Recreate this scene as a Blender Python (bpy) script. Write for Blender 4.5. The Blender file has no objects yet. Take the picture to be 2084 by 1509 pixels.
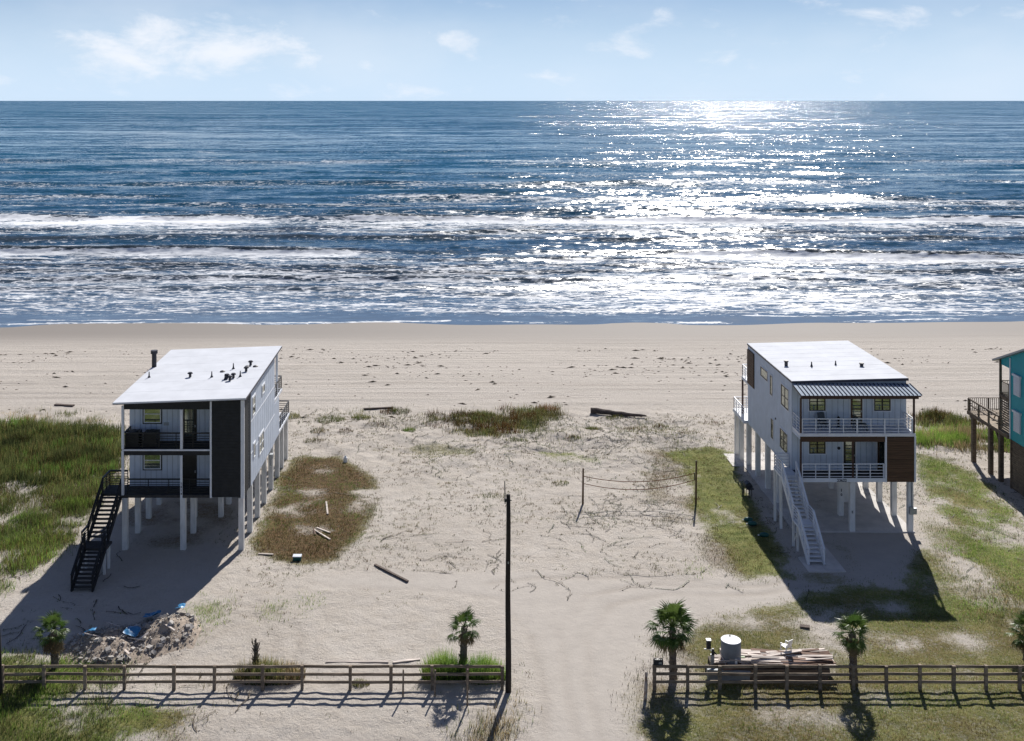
import bpy, math, random
import numpy as np
from mathutils import Vector, Matrix

# ------------------------------------------------------------------ camera, sky, sun, exposure
scene = bpy.context.scene
COL = scene.collection
R = math.radians
CAM_H, FPX = 29.0, 2200.0            # drone height above the sand; focal length in photo pixels (2084 px wide)
SUN_AZ, SUN_EL = R(14.5), R(37.0)    # azimuth to the right of straight out to sea

cam = bpy.data.cameras.new('camera')
cam.sensor_fit = 'HORIZONTAL'; cam.sensor_width = 36.0
cam.lens = FPX / 2084 * 36.0
cam.shift_x = (1042 - 940) / 2084
cam.shift_y = -(754.5 - 205) / 2084
cam.clip_start = 0.5; cam.clip_end = 200000
cam_o = bpy.data.objects.new('camera', cam); COL.objects.link(cam_o)
cam_o.location = (0, 0, CAM_H); cam_o.rotation_euler = (R(90), 0, 0)
scene.camera = cam_o

sun = bpy.data.lights.new('sun', 'SUN')
sun.energy = 5.0; sun.angle = R(0.53); sun.color = (1.0, 0.96, 0.905)
sun_o = bpy.data.objects.new('sun', sun); COL.objects.link(sun_o)
to_sun = Vector((math.sin(SUN_AZ) * math.cos(SUN_EL), math.cos(SUN_AZ) * math.cos(SUN_EL), math.sin(SUN_EL)))
sun_o.rotation_euler = to_sun.to_track_quat('Z', 'Y').to_euler()

vs = scene.view_settings
vs.view_transform = 'Standard'; vs.look = 'None'; vs.gamma = 1.0; vs.use_curve_mapping = False
vs.exposure = 0.42

world = bpy.data.worlds.new('World'); scene.world = world; world.use_nodes = True
wt = world.node_tree; wn = wt.nodes; wl = wt.links
for n in list(wn): wn.remove(n)
w_out = wn.new('ShaderNodeOutputWorld'); w_bg = wn.new('ShaderNodeBackground')
w_sky = wn.new('ShaderNodeTexSky'); w_sky.sky_type = 'NISHITA'; w_sky.sun_disc = False
w_sky.sun_elevation = SUN_EL; w_sky.sun_rotation = SUN_AZ
w_sky.altitude = 10; w_sky.air_density = 1.0; w_sky.dust_density = 0.0; w_sky.ozone_density = 2.0
w_bg.inputs['Strength'].default_value = 0.05


def wmath(op, a, b=None, c=None, clamp=False):
    n = wn.new('ShaderNodeMath'); n.operation = op; n.use_clamp = clamp
    for i, v in enumerate((a, b, c)):
        if v is None: continue
        if isinstance(v, (int, float)): n.inputs[i].default_value = v
        else: wl.new(v, n.inputs[i])
    return n.outputs[0]


w_tc = wn.new('ShaderNodeTexCoord')
w_sep = wn.new('ShaderNodeSeparateXYZ'); wl.new(w_tc.outputs['Generated'], w_sep.inputs[0])
az = wmath('ARCTAN2', w_sep.outputs[0], w_sep.outputs[1])
el = wmath('ARCSINE', w_sep.outputs[2])
w_cmb = wn.new('ShaderNodeCombineXYZ')
wl.new(wmath('MULTIPLY', az, 15.0), w_cmb.inputs[0]); wl.new(wmath('MULTIPLY', el, 32.0), w_cmb.inputs[1])
w_n1 = wn.new('ShaderNodeTexNoise'); w_n1.inputs['Scale'].default_value = 1.0; w_n1.inputs['Detail'].default_value = 9
w_n1.inputs['Roughness'].default_value = 0.62; w_n1.inputs['Distortion'].default_value = 0.25
wl.new(w_cmb.outputs[0], w_n1.inputs['Vector'])
w_n2 = wn.new('ShaderNodeTexNoise'); w_n2.inputs['Scale'].default_value = 0.34; w_n2.inputs['Detail'].default_value = 5
w_n2.inputs['Roughness'].default_value = 0.55
w_off = wn.new('ShaderNodeVectorMath'); w_off.operation = 'ADD'; w_off.inputs[1].default_value = (3.7, 1.9, 4.2)
wl.new(w_cmb.outputs[0], w_off.inputs[0]); wl.new(w_off.outputs[0], w_n2.inputs['Vector'])
# single cumulus heads: (azimuth deg, elevation deg, half width deg, half height deg, weight)
dens = None
for ca, ce, sa, se, wgt in ((-14.6, 3.2, 4.6, 1.5, 0.22), (-17.2, 2.2, 2.8, 1.0, 0.17), (-11.3, 2.3, 2.2, 0.9, 0.17),
                            (-8.2, 2.0, 1.1, 0.5, 0.13), (-0.3, 3.2, 1.25, 0.6, 0.24), (-5.1, 2.0, 0.6, 0.4, 0.18),
                            (5.4, 1.3, 1.2, 0.42, 0.18), (20.8, 4.2, 1.9, 0.75, 0.16), (10.2, 4.4, 0.8, 0.6, 0.14),
                            (-0.9, 0.5, 3.0, 0.35, 0.12), (9.0, 3.0, 2.0, 0.9, 0.10), (14.5, 2.2, 1.4, 0.5, 0.10)):
    dx = wmath('DIVIDE', wmath('SUBTRACT', az, R(ca)), R(sa))
    dy = wmath('DIVIDE', wmath('SUBTRACT', el, R(ce)), R(se))
    d2 = wmath('ADD', wmath('MULTIPLY', dx, dx), wmath('MULTIPLY', dy, dy))
    g = wmath('MULTIPLY', wmath('EXPONENT', wmath('MULTIPLY', d2, -0.9)), wgt)
    dens = g if dens is None else wmath('ADD', dens, g)
dens = wmath('ADD', dens, w_n1.outputs[0])
puff = wn.new('ShaderNodeMapRange'); puff.interpolation_type = 'SMOOTHSTEP'
puff.inputs['From Min'].default_value = 0.53; puff.inputs['From Max'].default_value = 0.90
wl.new(dens, puff.inputs['Value'])
veil = wn.new('ShaderNodeMapRange'); veil.interpolation_type = 'SMOOTHSTEP'
veil.inputs['From Min'].default_value = 0.36; veil.inputs['From Max'].default_value = 0.74; veil.inputs['To Max'].default_value = 0.22
wl.new(w_n2.outputs[0], veil.inputs['Value'])
cover_w = wmath('MAXIMUM', wmath('MULTIPLY', puff.outputs[0], 0.85), veil.outputs[0])
w_tint = wn.new('ShaderNodeMix'); w_tint.data_type = 'RGBA'; w_tint.blend_type = 'MULTIPLY'
w_tint.inputs['Factor'].default_value = 1.0
w_tint.inputs['B'].default_value = (0.24, 0.46, 0.80, 1)
wl.new(w_sky.outputs[0], w_tint.inputs['A'])
w_mix = wn.new('ShaderNodeMix'); w_mix.data_type = 'RGBA'
w_mix.inputs['B'].default_value = (13.9, 14.4, 15.4, 1)
w_haze = wn.new('ShaderNodeMix'); w_haze.data_type = 'RGBA'; w_haze.inputs['B'].default_value = (10.0, 12.4, 15.2, 1)
wl.new(wmath('MULTIPLY', wmath('EXPONENT', wmath('MULTIPLY', wmath('MULTIPLY', el, el), -75.0)), 0.95), w_haze.inputs['Factor'])
wl.new(w_tint.outputs['Result'], w_haze.inputs['A'])
wl.new(cover_w, w_mix.inputs['Factor']); wl.new(w_haze.outputs['Result'], w_mix.inputs['A'])
wl.new(w_mix.outputs['Result'], w_bg.inputs['Color']); wl.new(w_bg.outputs[0], w_out.inputs[0])

scene.cycles.use_denoising = True
scene.cycles.max_bounces = 4; scene.cycles.diffuse_bounces = 2; scene.cycles.glossy_bounces = 2; scene.cycles.transmission_bounces = 2
scene.cycles.use_adaptive_sampling = True; scene.cycles.adaptive_threshold = 0.02
world.cycles.sampling_method = 'MANUAL'; world.cycles.sample_map_resolution = 512
scene.cycles.sample_clamp_indirect = 4.0

# ------------------------------------------------------------------ helpers
random.seed(7)
rng = np.random.default_rng(11)
M = {}


def W(px, py, z=0.0):
    """survey of the photograph: the place (x, y) on level z that shows at photo pixel (px, py)"""
    y = FPX * (CAM_H - z) / (py - 205.0)
    return ((px - 940.0) / FPX * y, y)


def vnoise(x, y, seed=0):
    xi = np.floor(x).astype(np.int64); yi = np.floor(y).astype(np.int64)
    fx = x - xi; fy = y - yi
    fx = fx * fx * (3 - 2 * fx); fy = fy * fy * (3 - 2 * fy)

    def h(a, b):
        k = (a * 374761393 + b * 668265263 + seed * 974711) & 0x7fffffff
        k = ((k ^ (k >> 13)) * 1274126177) & 0x7fffffff
        k = ((k ^ (k >> 16)) * 668265263) & 0x7fffffff
        return (k ^ (k >> 15)) / float(0x7fffffff)
    return (h(xi, yi) * (1 - fx) + h(xi + 1, yi) * fx) * (1 - fy) + (h(xi, yi + 1) * (1 - fx) + h(xi + 1, yi + 1) * fx) * fy


def fbm(x, y, seed=0, octs=4, gain=0.5):
    t = 0; a = 1.0; s = 0
    for o in range(octs):
        t = t + a * vnoise(x * 2 ** o + 17.3 * o, y * 2 ** o - 9.1 * o, seed + o); s += a; a *= gain
    return t / s


def sstep(a, b, x):
    t = np.clip((x - a) / float(b - a), 0, 1); return t * t * (3 - 2 * t)


def inpoly(x, y, poly):
    ins = np.zeros(x.shape, bool); n = len(poly)
    for i in range(n):
        x0, y0 = poly[i]; x1, y1 = poly[(i + 1) % n]
        if y0 == y1: continue
        c = ((y0 > y) != (y1 > y)) & (x < (x1 - x0) * (y - y0) / (y1 - y0) + x0)
        ins ^= c
    return ins


def nodes_of(name):
    m = bpy.data.materials.new(name); m.use_nodes = True
    nt = m.node_tree
    return m, nt, nt.nodes['Principled BSDF'], nt.nodes['Material Output']


def mat(name, col, rough=0.6, var=0.12, scale=3.0, metal=0.0, spec=0.35, stretch=(1, 1, 1), bump=0.0, bscale=20.0, alt=None, rnd=0.0, ior=1.45):
    """plain surface: base colour broken up by two noises, optional relief and a second worn colour"""
    m, nt, b, out = nodes_of(name); N, L = nt.nodes, nt.links
    b.inputs['Roughness'].default_value = rough; b.inputs['Metallic'].default_value = metal
    b.inputs['Specular IOR Level'].default_value = spec; b.inputs['IOR'].default_value = ior
    tc = N.new('ShaderNodeTexCoord'); mp = N.new('ShaderNodeMapping'); mp.inputs['Scale'].default_value = stretch
    L.new(tc.outputs['Object'], mp.inputs[0])
    n1 = N.new('ShaderNodeTexNoise'); n1.inputs['Scale'].default_value = scale; n1.inputs['Detail'].default_value = 6
    n1.inputs['Roughness'].default_value = 0.65; L.new(mp.outputs[0], n1.inputs['Vector'])
    mx = N.new('ShaderNodeMix'); mx.data_type = 'RGBA'
    a = alt if alt else tuple(c * (1 - 2 * var) for c in col)
    hi = col if alt else tuple(min(1, c * (1 + var)) for c in col)
    mx.inputs['A'].default_value = (*a, 1); mx.inputs['B'].default_value = (*hi, 1)
    mr = N.new('ShaderNodeMapRange'); mr.inputs['From Min'].default_value = 0.32; mr.inputs['From Max'].default_value = 0.66
    L.new(n1.outputs[0], mr.inputs['Value']); L.new(mr.outputs[0], mx.inputs['Factor'])
    colour = mx.outputs['Result']
    if rnd:
        oi = N.new('ShaderNodeObjectInfo'); mr2 = N.new('ShaderNodeMapRange')
        mr2.inputs['To Min'].default_value = 1 - rnd; mr2.inputs['To Max'].default_value = 1 + rnd
        L.new(oi.outputs['Random'], mr2.inputs['Value'])
        ml = N.new('ShaderNodeVectorMath'); ml.operation = 'SCALE'
        L.new(colour, ml.inputs[0]); L.new(mr2.outputs[0], ml.inputs['Scale']); colour = ml.outputs[0]
    L.new(colour, b.inputs['Base Color'])
    if bump:
        n2 = N.new('ShaderNodeTexNoise'); n2.inputs['Scale'].default_value = bscale; n2.inputs['Detail'].default_value = 4
        L.new(mp.outputs[0], n2.inputs['Vector'])
        bp = N.new('ShaderNodeBump'); bp.inputs['Strength'].default_value = bump; bp.inputs['Distance'].default_value = 0.03
        L.new(n2.outputs[0], bp.inputs['Height']); L.new(bp.outputs[0], b.inputs['Normal'])
    M[name] = m
    return m


def tag(o, label=None, cat=None, group=None, kind=None):
    if label: o['label'] = label
    if cat: o['category'] = cat
    if group: o['group'] = group
    if kind: o['kind'] = kind
    return o


def empty(name, loc=(0, 0, 0), rz=0.0):
    o = bpy.data.objects.new(name, None); COL.objects.link(o)
    o.location = loc; o.rotation_euler = (0, 0, rz); o.empty_display_size = 0.3
    return o


def link(name, me, parent=None, loc=(0, 0, 0), rot=(0, 0, 0), scale=(1, 1, 1)):
    o = bpy.data.objects.new(name, me); COL.objects.link(o)
    o.parent = parent; o.location = loc; o.rotation_euler = rot; o.scale = scale
    return o


class MB:
    """collects boxes, bars, tubes and sheets into one mesh"""
    def __init__(self): self.v = []; self.f = []

    def add(self, vs_, fs_):
        k = len(self.v); self.v += [tuple(p) for p in vs_]; self.f += [tuple(i + k for i in f) for f in fs_]
        return self

    def box(self, x0, x1, y0, y1, z0, z1):
        return self.add([(x0, y0, z0), (x1, y0, z0), (x1, y1, z0), (x0, y1, z0), (x0, y0, z1), (x1, y0, z1), (x1, y1, z1), (x0, y1, z1)],
                        [(0, 3, 2, 1), (4, 5, 6, 7), (0, 1, 5, 4), (1, 2, 6, 5), (2, 3, 7, 6), (3, 0, 4, 7)])

    def hexa(self, lo, hi):
        """lo / hi: four bottom and four top corners"""
        return self.add(list(lo) + list(hi), [(0, 3, 2, 1), (4, 5, 6, 7), (0, 1, 5, 4), (1, 2, 6, 5), (2, 3, 7, 6), (3, 0, 4, 7)])

    def bar(self, p, q, w, h, roll=0.0):
        p = Vector(p); q = Vector(q); d = (q - p).normalized()
        up = Vector((0, 0, 1)) if abs(d.z) < 0.95 else Vector((0, 1, 0))
        s = d.cross(up).normalized(); u = s.cross(d)
        if roll:
            mtx = Matrix.Rotation(roll, 3, d); s = mtx @ s; u = mtx @ u
        s = s * w / 2; u = u * h / 2
        return self.add([p - s - u, p + s - u, p + s + u, p - s + u, q - s - u, q + s - u, q + s + u, q - s + u],
                        [(0, 1, 2, 3), (7, 6, 5, 4), (0, 4, 5, 1), (1, 5, 6, 2), (2, 6, 7, 3), (3, 7, 4, 0)])

    def tube(self, pts, rad, n=8, cap=True):
        k0 = None; base = len(self.v); m = len(pts)
        for i, p in enumerate(pts):
            p = Vector(p); a = Vector(pts[max(0, i - 1)]); b = Vector(pts[min(m - 1, i + 1)])
            d = (b - a).normalized(); up = Vector((0, 0, 1)) if abs(d.z) < 0.9 else Vector((1, 0, 0))
            s = d.cross(up).normalized(); u = s.cross(d)
            r = rad[i] if isinstance(rad, (list, tuple)) else rad
            for j in range(n):
                t = 2 * math.pi * j / n
                self.v.append(tuple(p + s * math.cos(t) * r + u * math.sin(t) * r))
        for i in range(m - 1):
            for j in range(n):
                a = base + i * n + j; b = base + i * n + (j + 1) % n
                self.f.append((a, a + n, b + n, b))
        if cap:
            self.f.append(tuple(base + j for j in range(n)))
            self.f.append(tuple(base + (m - 1) * n + j for j in reversed(range(n))))
        return self

    def mesh(self, name, material, org=(0, 0, 0), smooth=False):
        me = bpy.data.meshes.new(name)
        ox, oy, oz = org
        me.from_pydata([(a - ox, b - oy, c - oz) for a, b, c in self.v], [], self.f)
        me.materials.append(material)
        if smooth:
            me.polygons.foreach_set('use_smooth', [True] * len(me.polygons))
        me.validate(); me.update()
        return me

    def build(self, name, material, parent=None, org=None, smooth=False):
        """world coordinates in; the mesh is moved into the root's frame"""
        if org is None:
            org = (0, 0, 0); r = parent
            while r is not None and r.parent is not None: r = r.parent
            if r is not None: org = tuple(r.location)
        return link(name, self.mesh(name, material, org, smooth), parent)


def np_mesh(name, verts, faces, material, smooth=False):
    """verts (n,3); faces (m,3) or (m,4), as numpy arrays"""
    me = bpy.data.meshes.new(name); k = faces.shape[1]
    me.vertices.add(len(verts)); me.vertices.foreach_set('co', verts.astype(np.float32).ravel())
    me.loops.add(faces.size); me.loops.foreach_set('vertex_index', faces.astype(np.int32).ravel())
    me.polygons.add(len(faces)); me.polygons.foreach_set('loop_start', np.arange(0, faces.size, k, dtype=np.int32))
    try: me.polygons.foreach_set('loop_total', np.full(len(faces), k, np.int32))
    except Exception: pass
    if smooth: me.polygons.foreach_set('use_smooth', np.ones(len(faces), bool))
    me.materials.append(material); me.update(calc_edges=True)
    return me


def attr(me, name, data):
    a = me.attributes.new(name, 'FLOAT', 'POINT'); a.data.foreach_set('value', data.astype(np.float32).ravel())


def cattr(me, name, data):
    a = me.attributes.new(name, 'FLOAT_COLOR', 'POINT')
    c = np.ones((len(data), 4), np.float32); c[:, :3] = data; a.data.foreach_set('color', c.ravel())


# ------------------------------------------------------------------ terrain: shape and ground cover
SEA_Z = -1.6


def terrain(x, y):
    x = np.asarray(x, float); y = np.asarray(y, float)
    s = y - 0.02 * x + 0.5 * np.sin(x * 0.045 + 1.0) + 3.4 * (fbm(x * 0.035, y * 0.0 + 3.0, 15, 3) - 0.5)
    z = -1.6 * sstep(97, 149, s) * 0.62 - 0.0313 * 0.62 * np.clip(s - 97, 0, 52) * 0.612 - 0.035 * np.clip(s - 149, 0, 200)
    dune = sstep(80, 90, y) * (1 - sstep(95, 104, y)) * sstep(-14.5, -11, x) * (1 - sstep(20.0, 22.2, x))
    dune = np.maximum(dune, sstep(86, 91, y) * (1 - sstep(96, 104, y)) * 0.8 * ((x < -24.5) | (x > 31.5)))
    z = z + dune * (0.75 * (fbm(x * 0.22, y * 0.3, 5, 4) - 0.42) + 0.25 * (fbm(x * 0.9, y * 1.1, 9, 3) - 0.5))
    open_ = 1 - sstep(100, 106, y)
    z = z + open_ * (0.05 * (fbm(x * 0.35, y * 0.35, 21, 3) - 0.5) + 0.17 * (fbm(x * 1.3, y * 1.3, 31, 3) - 0.5) * (0.35 + 0.65 * sstep(75, 84, y)) + 0.09 * (fbm(x * 2.1, y * 2.1, 35, 2) - 0.5))
    z = z + sstep(108, 113, y) * (1 - sstep(133, 138, y)) * 0.10 * (fbm(x * 0.8, y * 0.9, 41, 3) - 0.5)
    # bank of sand along the land side of the fence
    z = z - 0.25 * (1 - sstep(46, 52, y))
    return z


def tz(x, y): return float(terrain(np.array([x]), np.array([y]))[0])


def zone(*pts): return [W(a, b) for a, b in pts]


GREEN = tuple(tuple(c * 1.9 for c in t) for t in ((0.035, 0.075, 0.014), (0.07, 0.12, 0.025), (0.12, 0.15, 0.035)))
OLIVE = tuple(tuple(c * 1.75 for c in t) for t in ((0.05, 0.065, 0.02), (0.09, 0.10, 0.035), (0.15, 0.135, 0.05), (0.035, 0.045, 0.018)))
LIME = tuple(tuple(c * 1.9 for c in t) for t in ((0.10, 0.16, 0.03), (0.15, 0.20, 0.04), (0.07, 0.12, 0.025)))
STRAW = tuple(tuple(c * 1.5 for c in t) for t in ((0.22, 0.17, 0.09), (0.30, 0.24, 0.14), (0.12, 0.10, 0.045), (0.10, 0.12, 0.04)))
BROWN = ((0.080, 0.042, 0.016), (0.115, 0.060, 0.024), (0.045, 0.028, 0.012), (0.065, 0.075, 0.020))
LAWN = tuple(tuple(c * 2.1 for c in t) for t in ((0.06, 0.085, 0.02), (0.10, 0.12, 0.03), (0.15, 0.135, 0.05), (0.12, 0.09, 0.04)))
# name, polygon, blades per m2, blade height, palette, gap threshold, ground tint (green, brown), spread of edge
ZONES = [
    ('dune_grass', zone((-160, 872), (60, 868), (165, 872), (252, 884), (252, 955), (180, 975), (40, 985), (-160, 1000)), 200, 0.85, OLIVE[3:] + OLIVE[:2] + OLIVE + BROWN[1:2] + GREEN[1:2], 0.27, (0.85, 0.25)),
    ('dune_grass', zone((-160, 975), (150, 965), (236, 952), (238, 985), (196, 1030), (150, 1105), (70, 1160), (-160, 1255)), 170, 0.5, OLIVE[:2] + BROWN[1:2] + OLIVE + LIME[:1] + STRAW[2:], 0.33, (0.8, 0.5)),
    ('dune_grass', zone((-160, 1100), (60, 1075), (150, 1060), (120, 1140), (20, 1200), (-160, 1230)), 90, 0.5, LIME, 0.40, (0.8, 0.1)),
    ('dune_grass', zone((-160, 838), (60, 836), (160, 838), (245, 858), (200, 868), (-160, 866)), 46, 0.5, STRAW + OLIVE[:2], 0.44, (0.35, 0.5)),
    ('weed_patch', zone((588, 935), (650, 925), (715, 935), (770, 985), (768, 1055), (735, 1100), (700, 1135), (600, 1152), (505, 1128), (515, 1085), (545, 1030), (568, 975)), 130, 0.16, BROWN + OLIVE[:2] + BROWN + GREEN[1:2], 0.29, (0.95, 1.2)),
    ('weed_patch', zone((560, 1000), (600, 985), (620, 1030), (575, 1050)), 120, 0.16, GREEN, 0.35, (0.9, 0.1)),
    ('weed_patch', zone((715, 1000), (765, 1000), (765, 1045), (725, 1060)), 110, 0.14, GREEN, 0.4, (0.8, 0.4)),
    ('dune_weeds', zone((878, 845), (960, 838), (1060, 836), (1135, 828), (1142, 850), (1095, 884), (1010, 888), (940, 888), (880, 872)), 150, 0.5, OLIVE + BROWN[:2], 0.40, (0.7, 0.55)),
    ('dune_weeds', zone((900, 845), (1000, 842), (1020, 868), (930, 874)), 120, 0.36, BROWN, 0.36, (0.6, 0.9)),
    ('dune_weeds', zone((765, 908), (870, 902), (985, 915), (965, 930), (850, 926), (770, 922)), 100, 0.12, OLIVE, 0.44, (0.6, 0.3)),
    ('dune_weeds', zone((1090, 920), (1150, 916), (1228, 932), (1215, 947), (1130, 942)), 140, 0.12, GREEN, 0.40, (0.8, 0.1)),
    ('dune_weeds', zone((1040, 870), (1130, 860), (1300, 850), (1400, 880), (1480, 900), (1330, 925), (1120, 905)), 22, 0.28, OLIVE, 0.50, (0.25, 0.5)),
    ('dune_weeds', zone((600, 840), (700, 832), (830, 828), (880, 850), (860, 880), (720, 870), (610, 868)), 30, 0.3, OLIVE, 0.53, (0.2, 0.4)),
    ('lawn', zone((1362, 920), (1400, 908), (1470, 912), (1495, 925), (1500, 960), (1545, 1040), (1600, 1130), (1610, 1170), (1510, 1172), (1475, 1110), (1420, 1070), (1400, 1000), (1380, 950)), 220, 0.085, LAWN[:3] + GREEN[1:] + STRAW[2:3], 0.20, (0.95, 0.1)),
    ('lawn', zone((1300, 925), (1365, 915), (1410, 1020), (1480, 1105), (1580, 1170), (1500, 1182), (1400, 1120), (1330, 1050)), 90, 0.15, BROWN + OLIVE[:1], 0.40, (0.5, 0.8)),
    ('yellow_grass', zone((1870, 880), (1960, 872), (2180, 890), (2180, 925), (1985, 918), (1870, 914)), 200, 0.62, LIME + STRAW[:1], 0.26, (0.85, 0.3)),
    ('brush_stems', zone((1862, 850), (1935, 846), (1968, 858), (2180, 862), (2180, 880), (1960, 872), (1870, 868)), 120, 0.62, OLIVE + BROWN, 0.36, (0.7, 0.6)),
    ('side_grass', zone((1866, 925), (1950, 938), (2010, 985), (2084, 1075), (2180, 1180), (2180, 1250), (2060, 1215), (1975, 1140), (1905, 1040), (1870, 985)), 180, 0.14, LIME + STRAW[:1], 0.29, (0.9, 0.05)),
    ('side_grass', zone((1870, 1040), (1985, 1100), (2060, 1190), (2180, 1240), (2180, 1330), (1940, 1255), (1900, 1150)), 120, 0.2, LIME + OLIVE + STRAW, 0.34, (0.55, 0.4)),
    ('lawn', zone((1415, 1275), (1480, 1252), (1620, 1232), (1700, 1222), (1930, 1225), (2180, 1260), (2180, 1400), (1430, 1400), (1400, 1330)), 190, 0.10, LAWN[:2] + STRAW[:1] + BROWN[1:2] + LAWN + STRAW[2:3], 0.27, (0.85, 0.42)),
    ('lawn', zone((1640, 1212), (1720, 1198), (1830, 1190), (1862, 1110), (1900, 1130), (1960, 1225), (1950, 1275), (1640, 1270)), 170, 0.10, LAWN[:2] + GREEN[1:], 0.24, (0.85, 0.2)),
    ('lawn', zone((1672, 1095), (1712, 1100), (1745, 1160), (1720, 1185), (1640, 1185), (1610, 1150), (1640, 1160), (1715, 1166)), 90, 0.08, LAWN, 0.34, (0.6, 0.2)),
    ('verge_grass', zone((1285, 1300), (1345, 1290), (1420, 1300), (1420, 1390), (1330, 1400), (1330, 1640), (1275, 1640), (1270, 1420)), 60, 0.16, BROWN + STRAW[2:], 0.46, (0.35, 0.75)),
    ('weed_patch', zone((262, 1020), (480, 1015), (488, 1085), (380, 1110), (252, 1105)), 14, 0.06, BROWN, 0.36, (0.5, 1.0)),
    ('lawn', zone((1335, 1400), (1500, 1395), (2180, 1395), (2180, 1640), (1340, 1640), (1310, 1500)), 200, 0.11, LAWN[:2] + BROWN[1:2] + LAWN + STRAW[:1] + BROWN[:1], 0.26, (0.8, 0.45)),
    ('verge_grass', zone((-160, 1340), (115, 1338), (230, 1345), (248, 1400), (236, 1470), (200, 1640), (-160, 1640)), 260, 0.3, LIME + OLIVE + LIME[:1], 0.22, (0.9, 0.1)),
    ('verge_grass', zone((250, 1408), (345, 1395), (350, 1425), (280, 1428)), 120, 0.14, LIME, 0.42, (0.7, 0.1)),
    ('verge_grass', zone((240, 1440), (330, 1432), (372, 1455), (340, 1486), (250, 1490)), 240, 0.2, LIME + OLIVE, 0.22, (1.0, 0.1)),
    ('verge_grass', zone((395, 1400), (485, 1395), (470, 1440), (420, 1470), (350, 1640), (200, 1640), (320, 1500)), 70, 0.2, BROWN + STRAW, 0.38, (0.45, 0.7)),
    ('verge_grass', zone((388, 1222), (425, 1212), (455, 1235), (440, 1282), (392, 1290)), 120, 0.22, LIME, 0.40, (0.7, 0.05)),
    ('verge_grass', zone((535, 1232), (572, 1232), (572, 1258), (540, 1260)), 60, 0.22, LIME, 0.42, (0.5, 0.05)),
    ('verge_grass', zone((588, 1222), (655, 1220), (655, 1238), (590, 1240)), 110, 0.18, LIME, 0.40, (0.6, 0.05)),
    ('verge_grass', zone((1385, 1155), (1430, 1150), (1435, 1172), (1390, 1175)), 100, 0.16, LIME, 0.38, (0.6, 0.1)),
    ('verge_grass', zone((1015, 1375), (1060, 1385), (1070, 1450), (1040, 1480), (1010, 1420)), 80, 0.3, STRAW + LIME, 0.40, (0.4, 0.3)),
    ('verge_grass', zone((925, 1462), (1000, 1448), (1045, 1480), (1030, 1640), (930, 1640), (905, 1500)), 150, 0.38, STRAW + OLIVE, 0.32, (0.5, 0.6)),
    ('verge_grass', zone((600, 1385), (850, 1380), (850, 1400), (700, 1400)), 18, 0.15, LIME + OLIVE, 0.5, (0.2, 0.2)),
]


def jitter(x, y):
    return x + 1.6 * (fbm(x * 0.7, y * 0.7, 61, 3) - 0.5), y + 2.2 * (fbm(x * 0.7 + 40, y * 0.7, 71, 3) - 0.5)


def cover_maps(x, y):
    jx, jy = jitter(x, y)
    veg = np.zeros(x.shape); brn = np.zeros(x.shape)
    gap = fbm(x * 0.55, y * 0.55, 81, 4) + 0.22 * (fbm(x * 2.3, y * 2.3, 83, 2) - 0.5)
    patch = fbm(x * 0.4, y * 0.5, 85, 4)
    for nm, poly, den, h, pal, thr, (gt, bt) in ZONES:
        ins = inpoly(jx, jy, poly)
        k = ins * sstep(thr - 0.08, thr + 0.2, gap)
        brn = np.where(k * gt > veg, np.clip(bt + 1.3 * (patch - 0.5), 0, 1), brn); veg = np.maximum(veg, k * gt)
    back = (y < 46.5) * sstep(0.3, 0.5, gap)
    veg = np.maximum(veg, back * 0.9)
    return veg, brn


def grid_axis(parts):
    a = []
    for lo, hi, st in parts: a.append(np.arange(lo, hi, st))
    return np.concatenate(a + [np.array([parts[-1][1]])])


gx = grid_axis([(-900, -120, 60), (-120, -50, 3.5), (-50, 54, 0.26), (54, 120, 3.3), (120, 900, 60)])
gy = grid_axis([(-400, 20, 30), (20, 45, 2.5), (45, 104, 0.26), (104, 152, 0.5), (152, 320, 12)])
GX, GY = np.meshgrid(gx, gy); X = GX.ravel(); Y = GY.ravel()
Z = terrain(X, Y)
nx, ny = len(gx), len(gy)
idx = np.arange(nx * ny).reshape(ny, nx)
quads = np.stack([idx[:-1, :-1], idx[:-1, 1:], idx[1:, 1:], idx[1:, :-1]], -1).reshape(-1, 4)
veg, brn = cover_maps(X, Y)
ROAD = zone((1060, 1700), (1095, 1400), (1060, 1290), (1000, 1215), (640, 1195), (640, 1165), (1000, 1165), (1300, 1172), (1480, 1176), (1640, 1130), (1650, 1085), (1850, 1085), (1860, 1180), (1700, 1230), (1440, 1250), (1330, 1300), (1290, 1400), (1290, 1700))
jx, jy = jitter(X, Y)
road = sum(inpoly(X * 0.4 + jx * 0.6 + ox, Y * 0.4 + jy * 0.6 + oy, ROAD).astype(float) for ox, oy in ((0, 0), (.7, .3), (-.7, .5), (.3, -.9), (-.4, -.6), (1.1, -.2), (-1.1, 0), (0, 1.2))) / 8
def soften(a_, r_=3):
    g_ = a_.reshape(ny, nx).copy()
    for ax_ in (0, 1):
        acc = np.zeros_like(g_)
        for k_ in range(-r_, r_ + 1): acc += np.roll(g_, k_, ax_)
        g_ = acc / (2 * r_ + 1)
    return g_.ravel()


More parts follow.
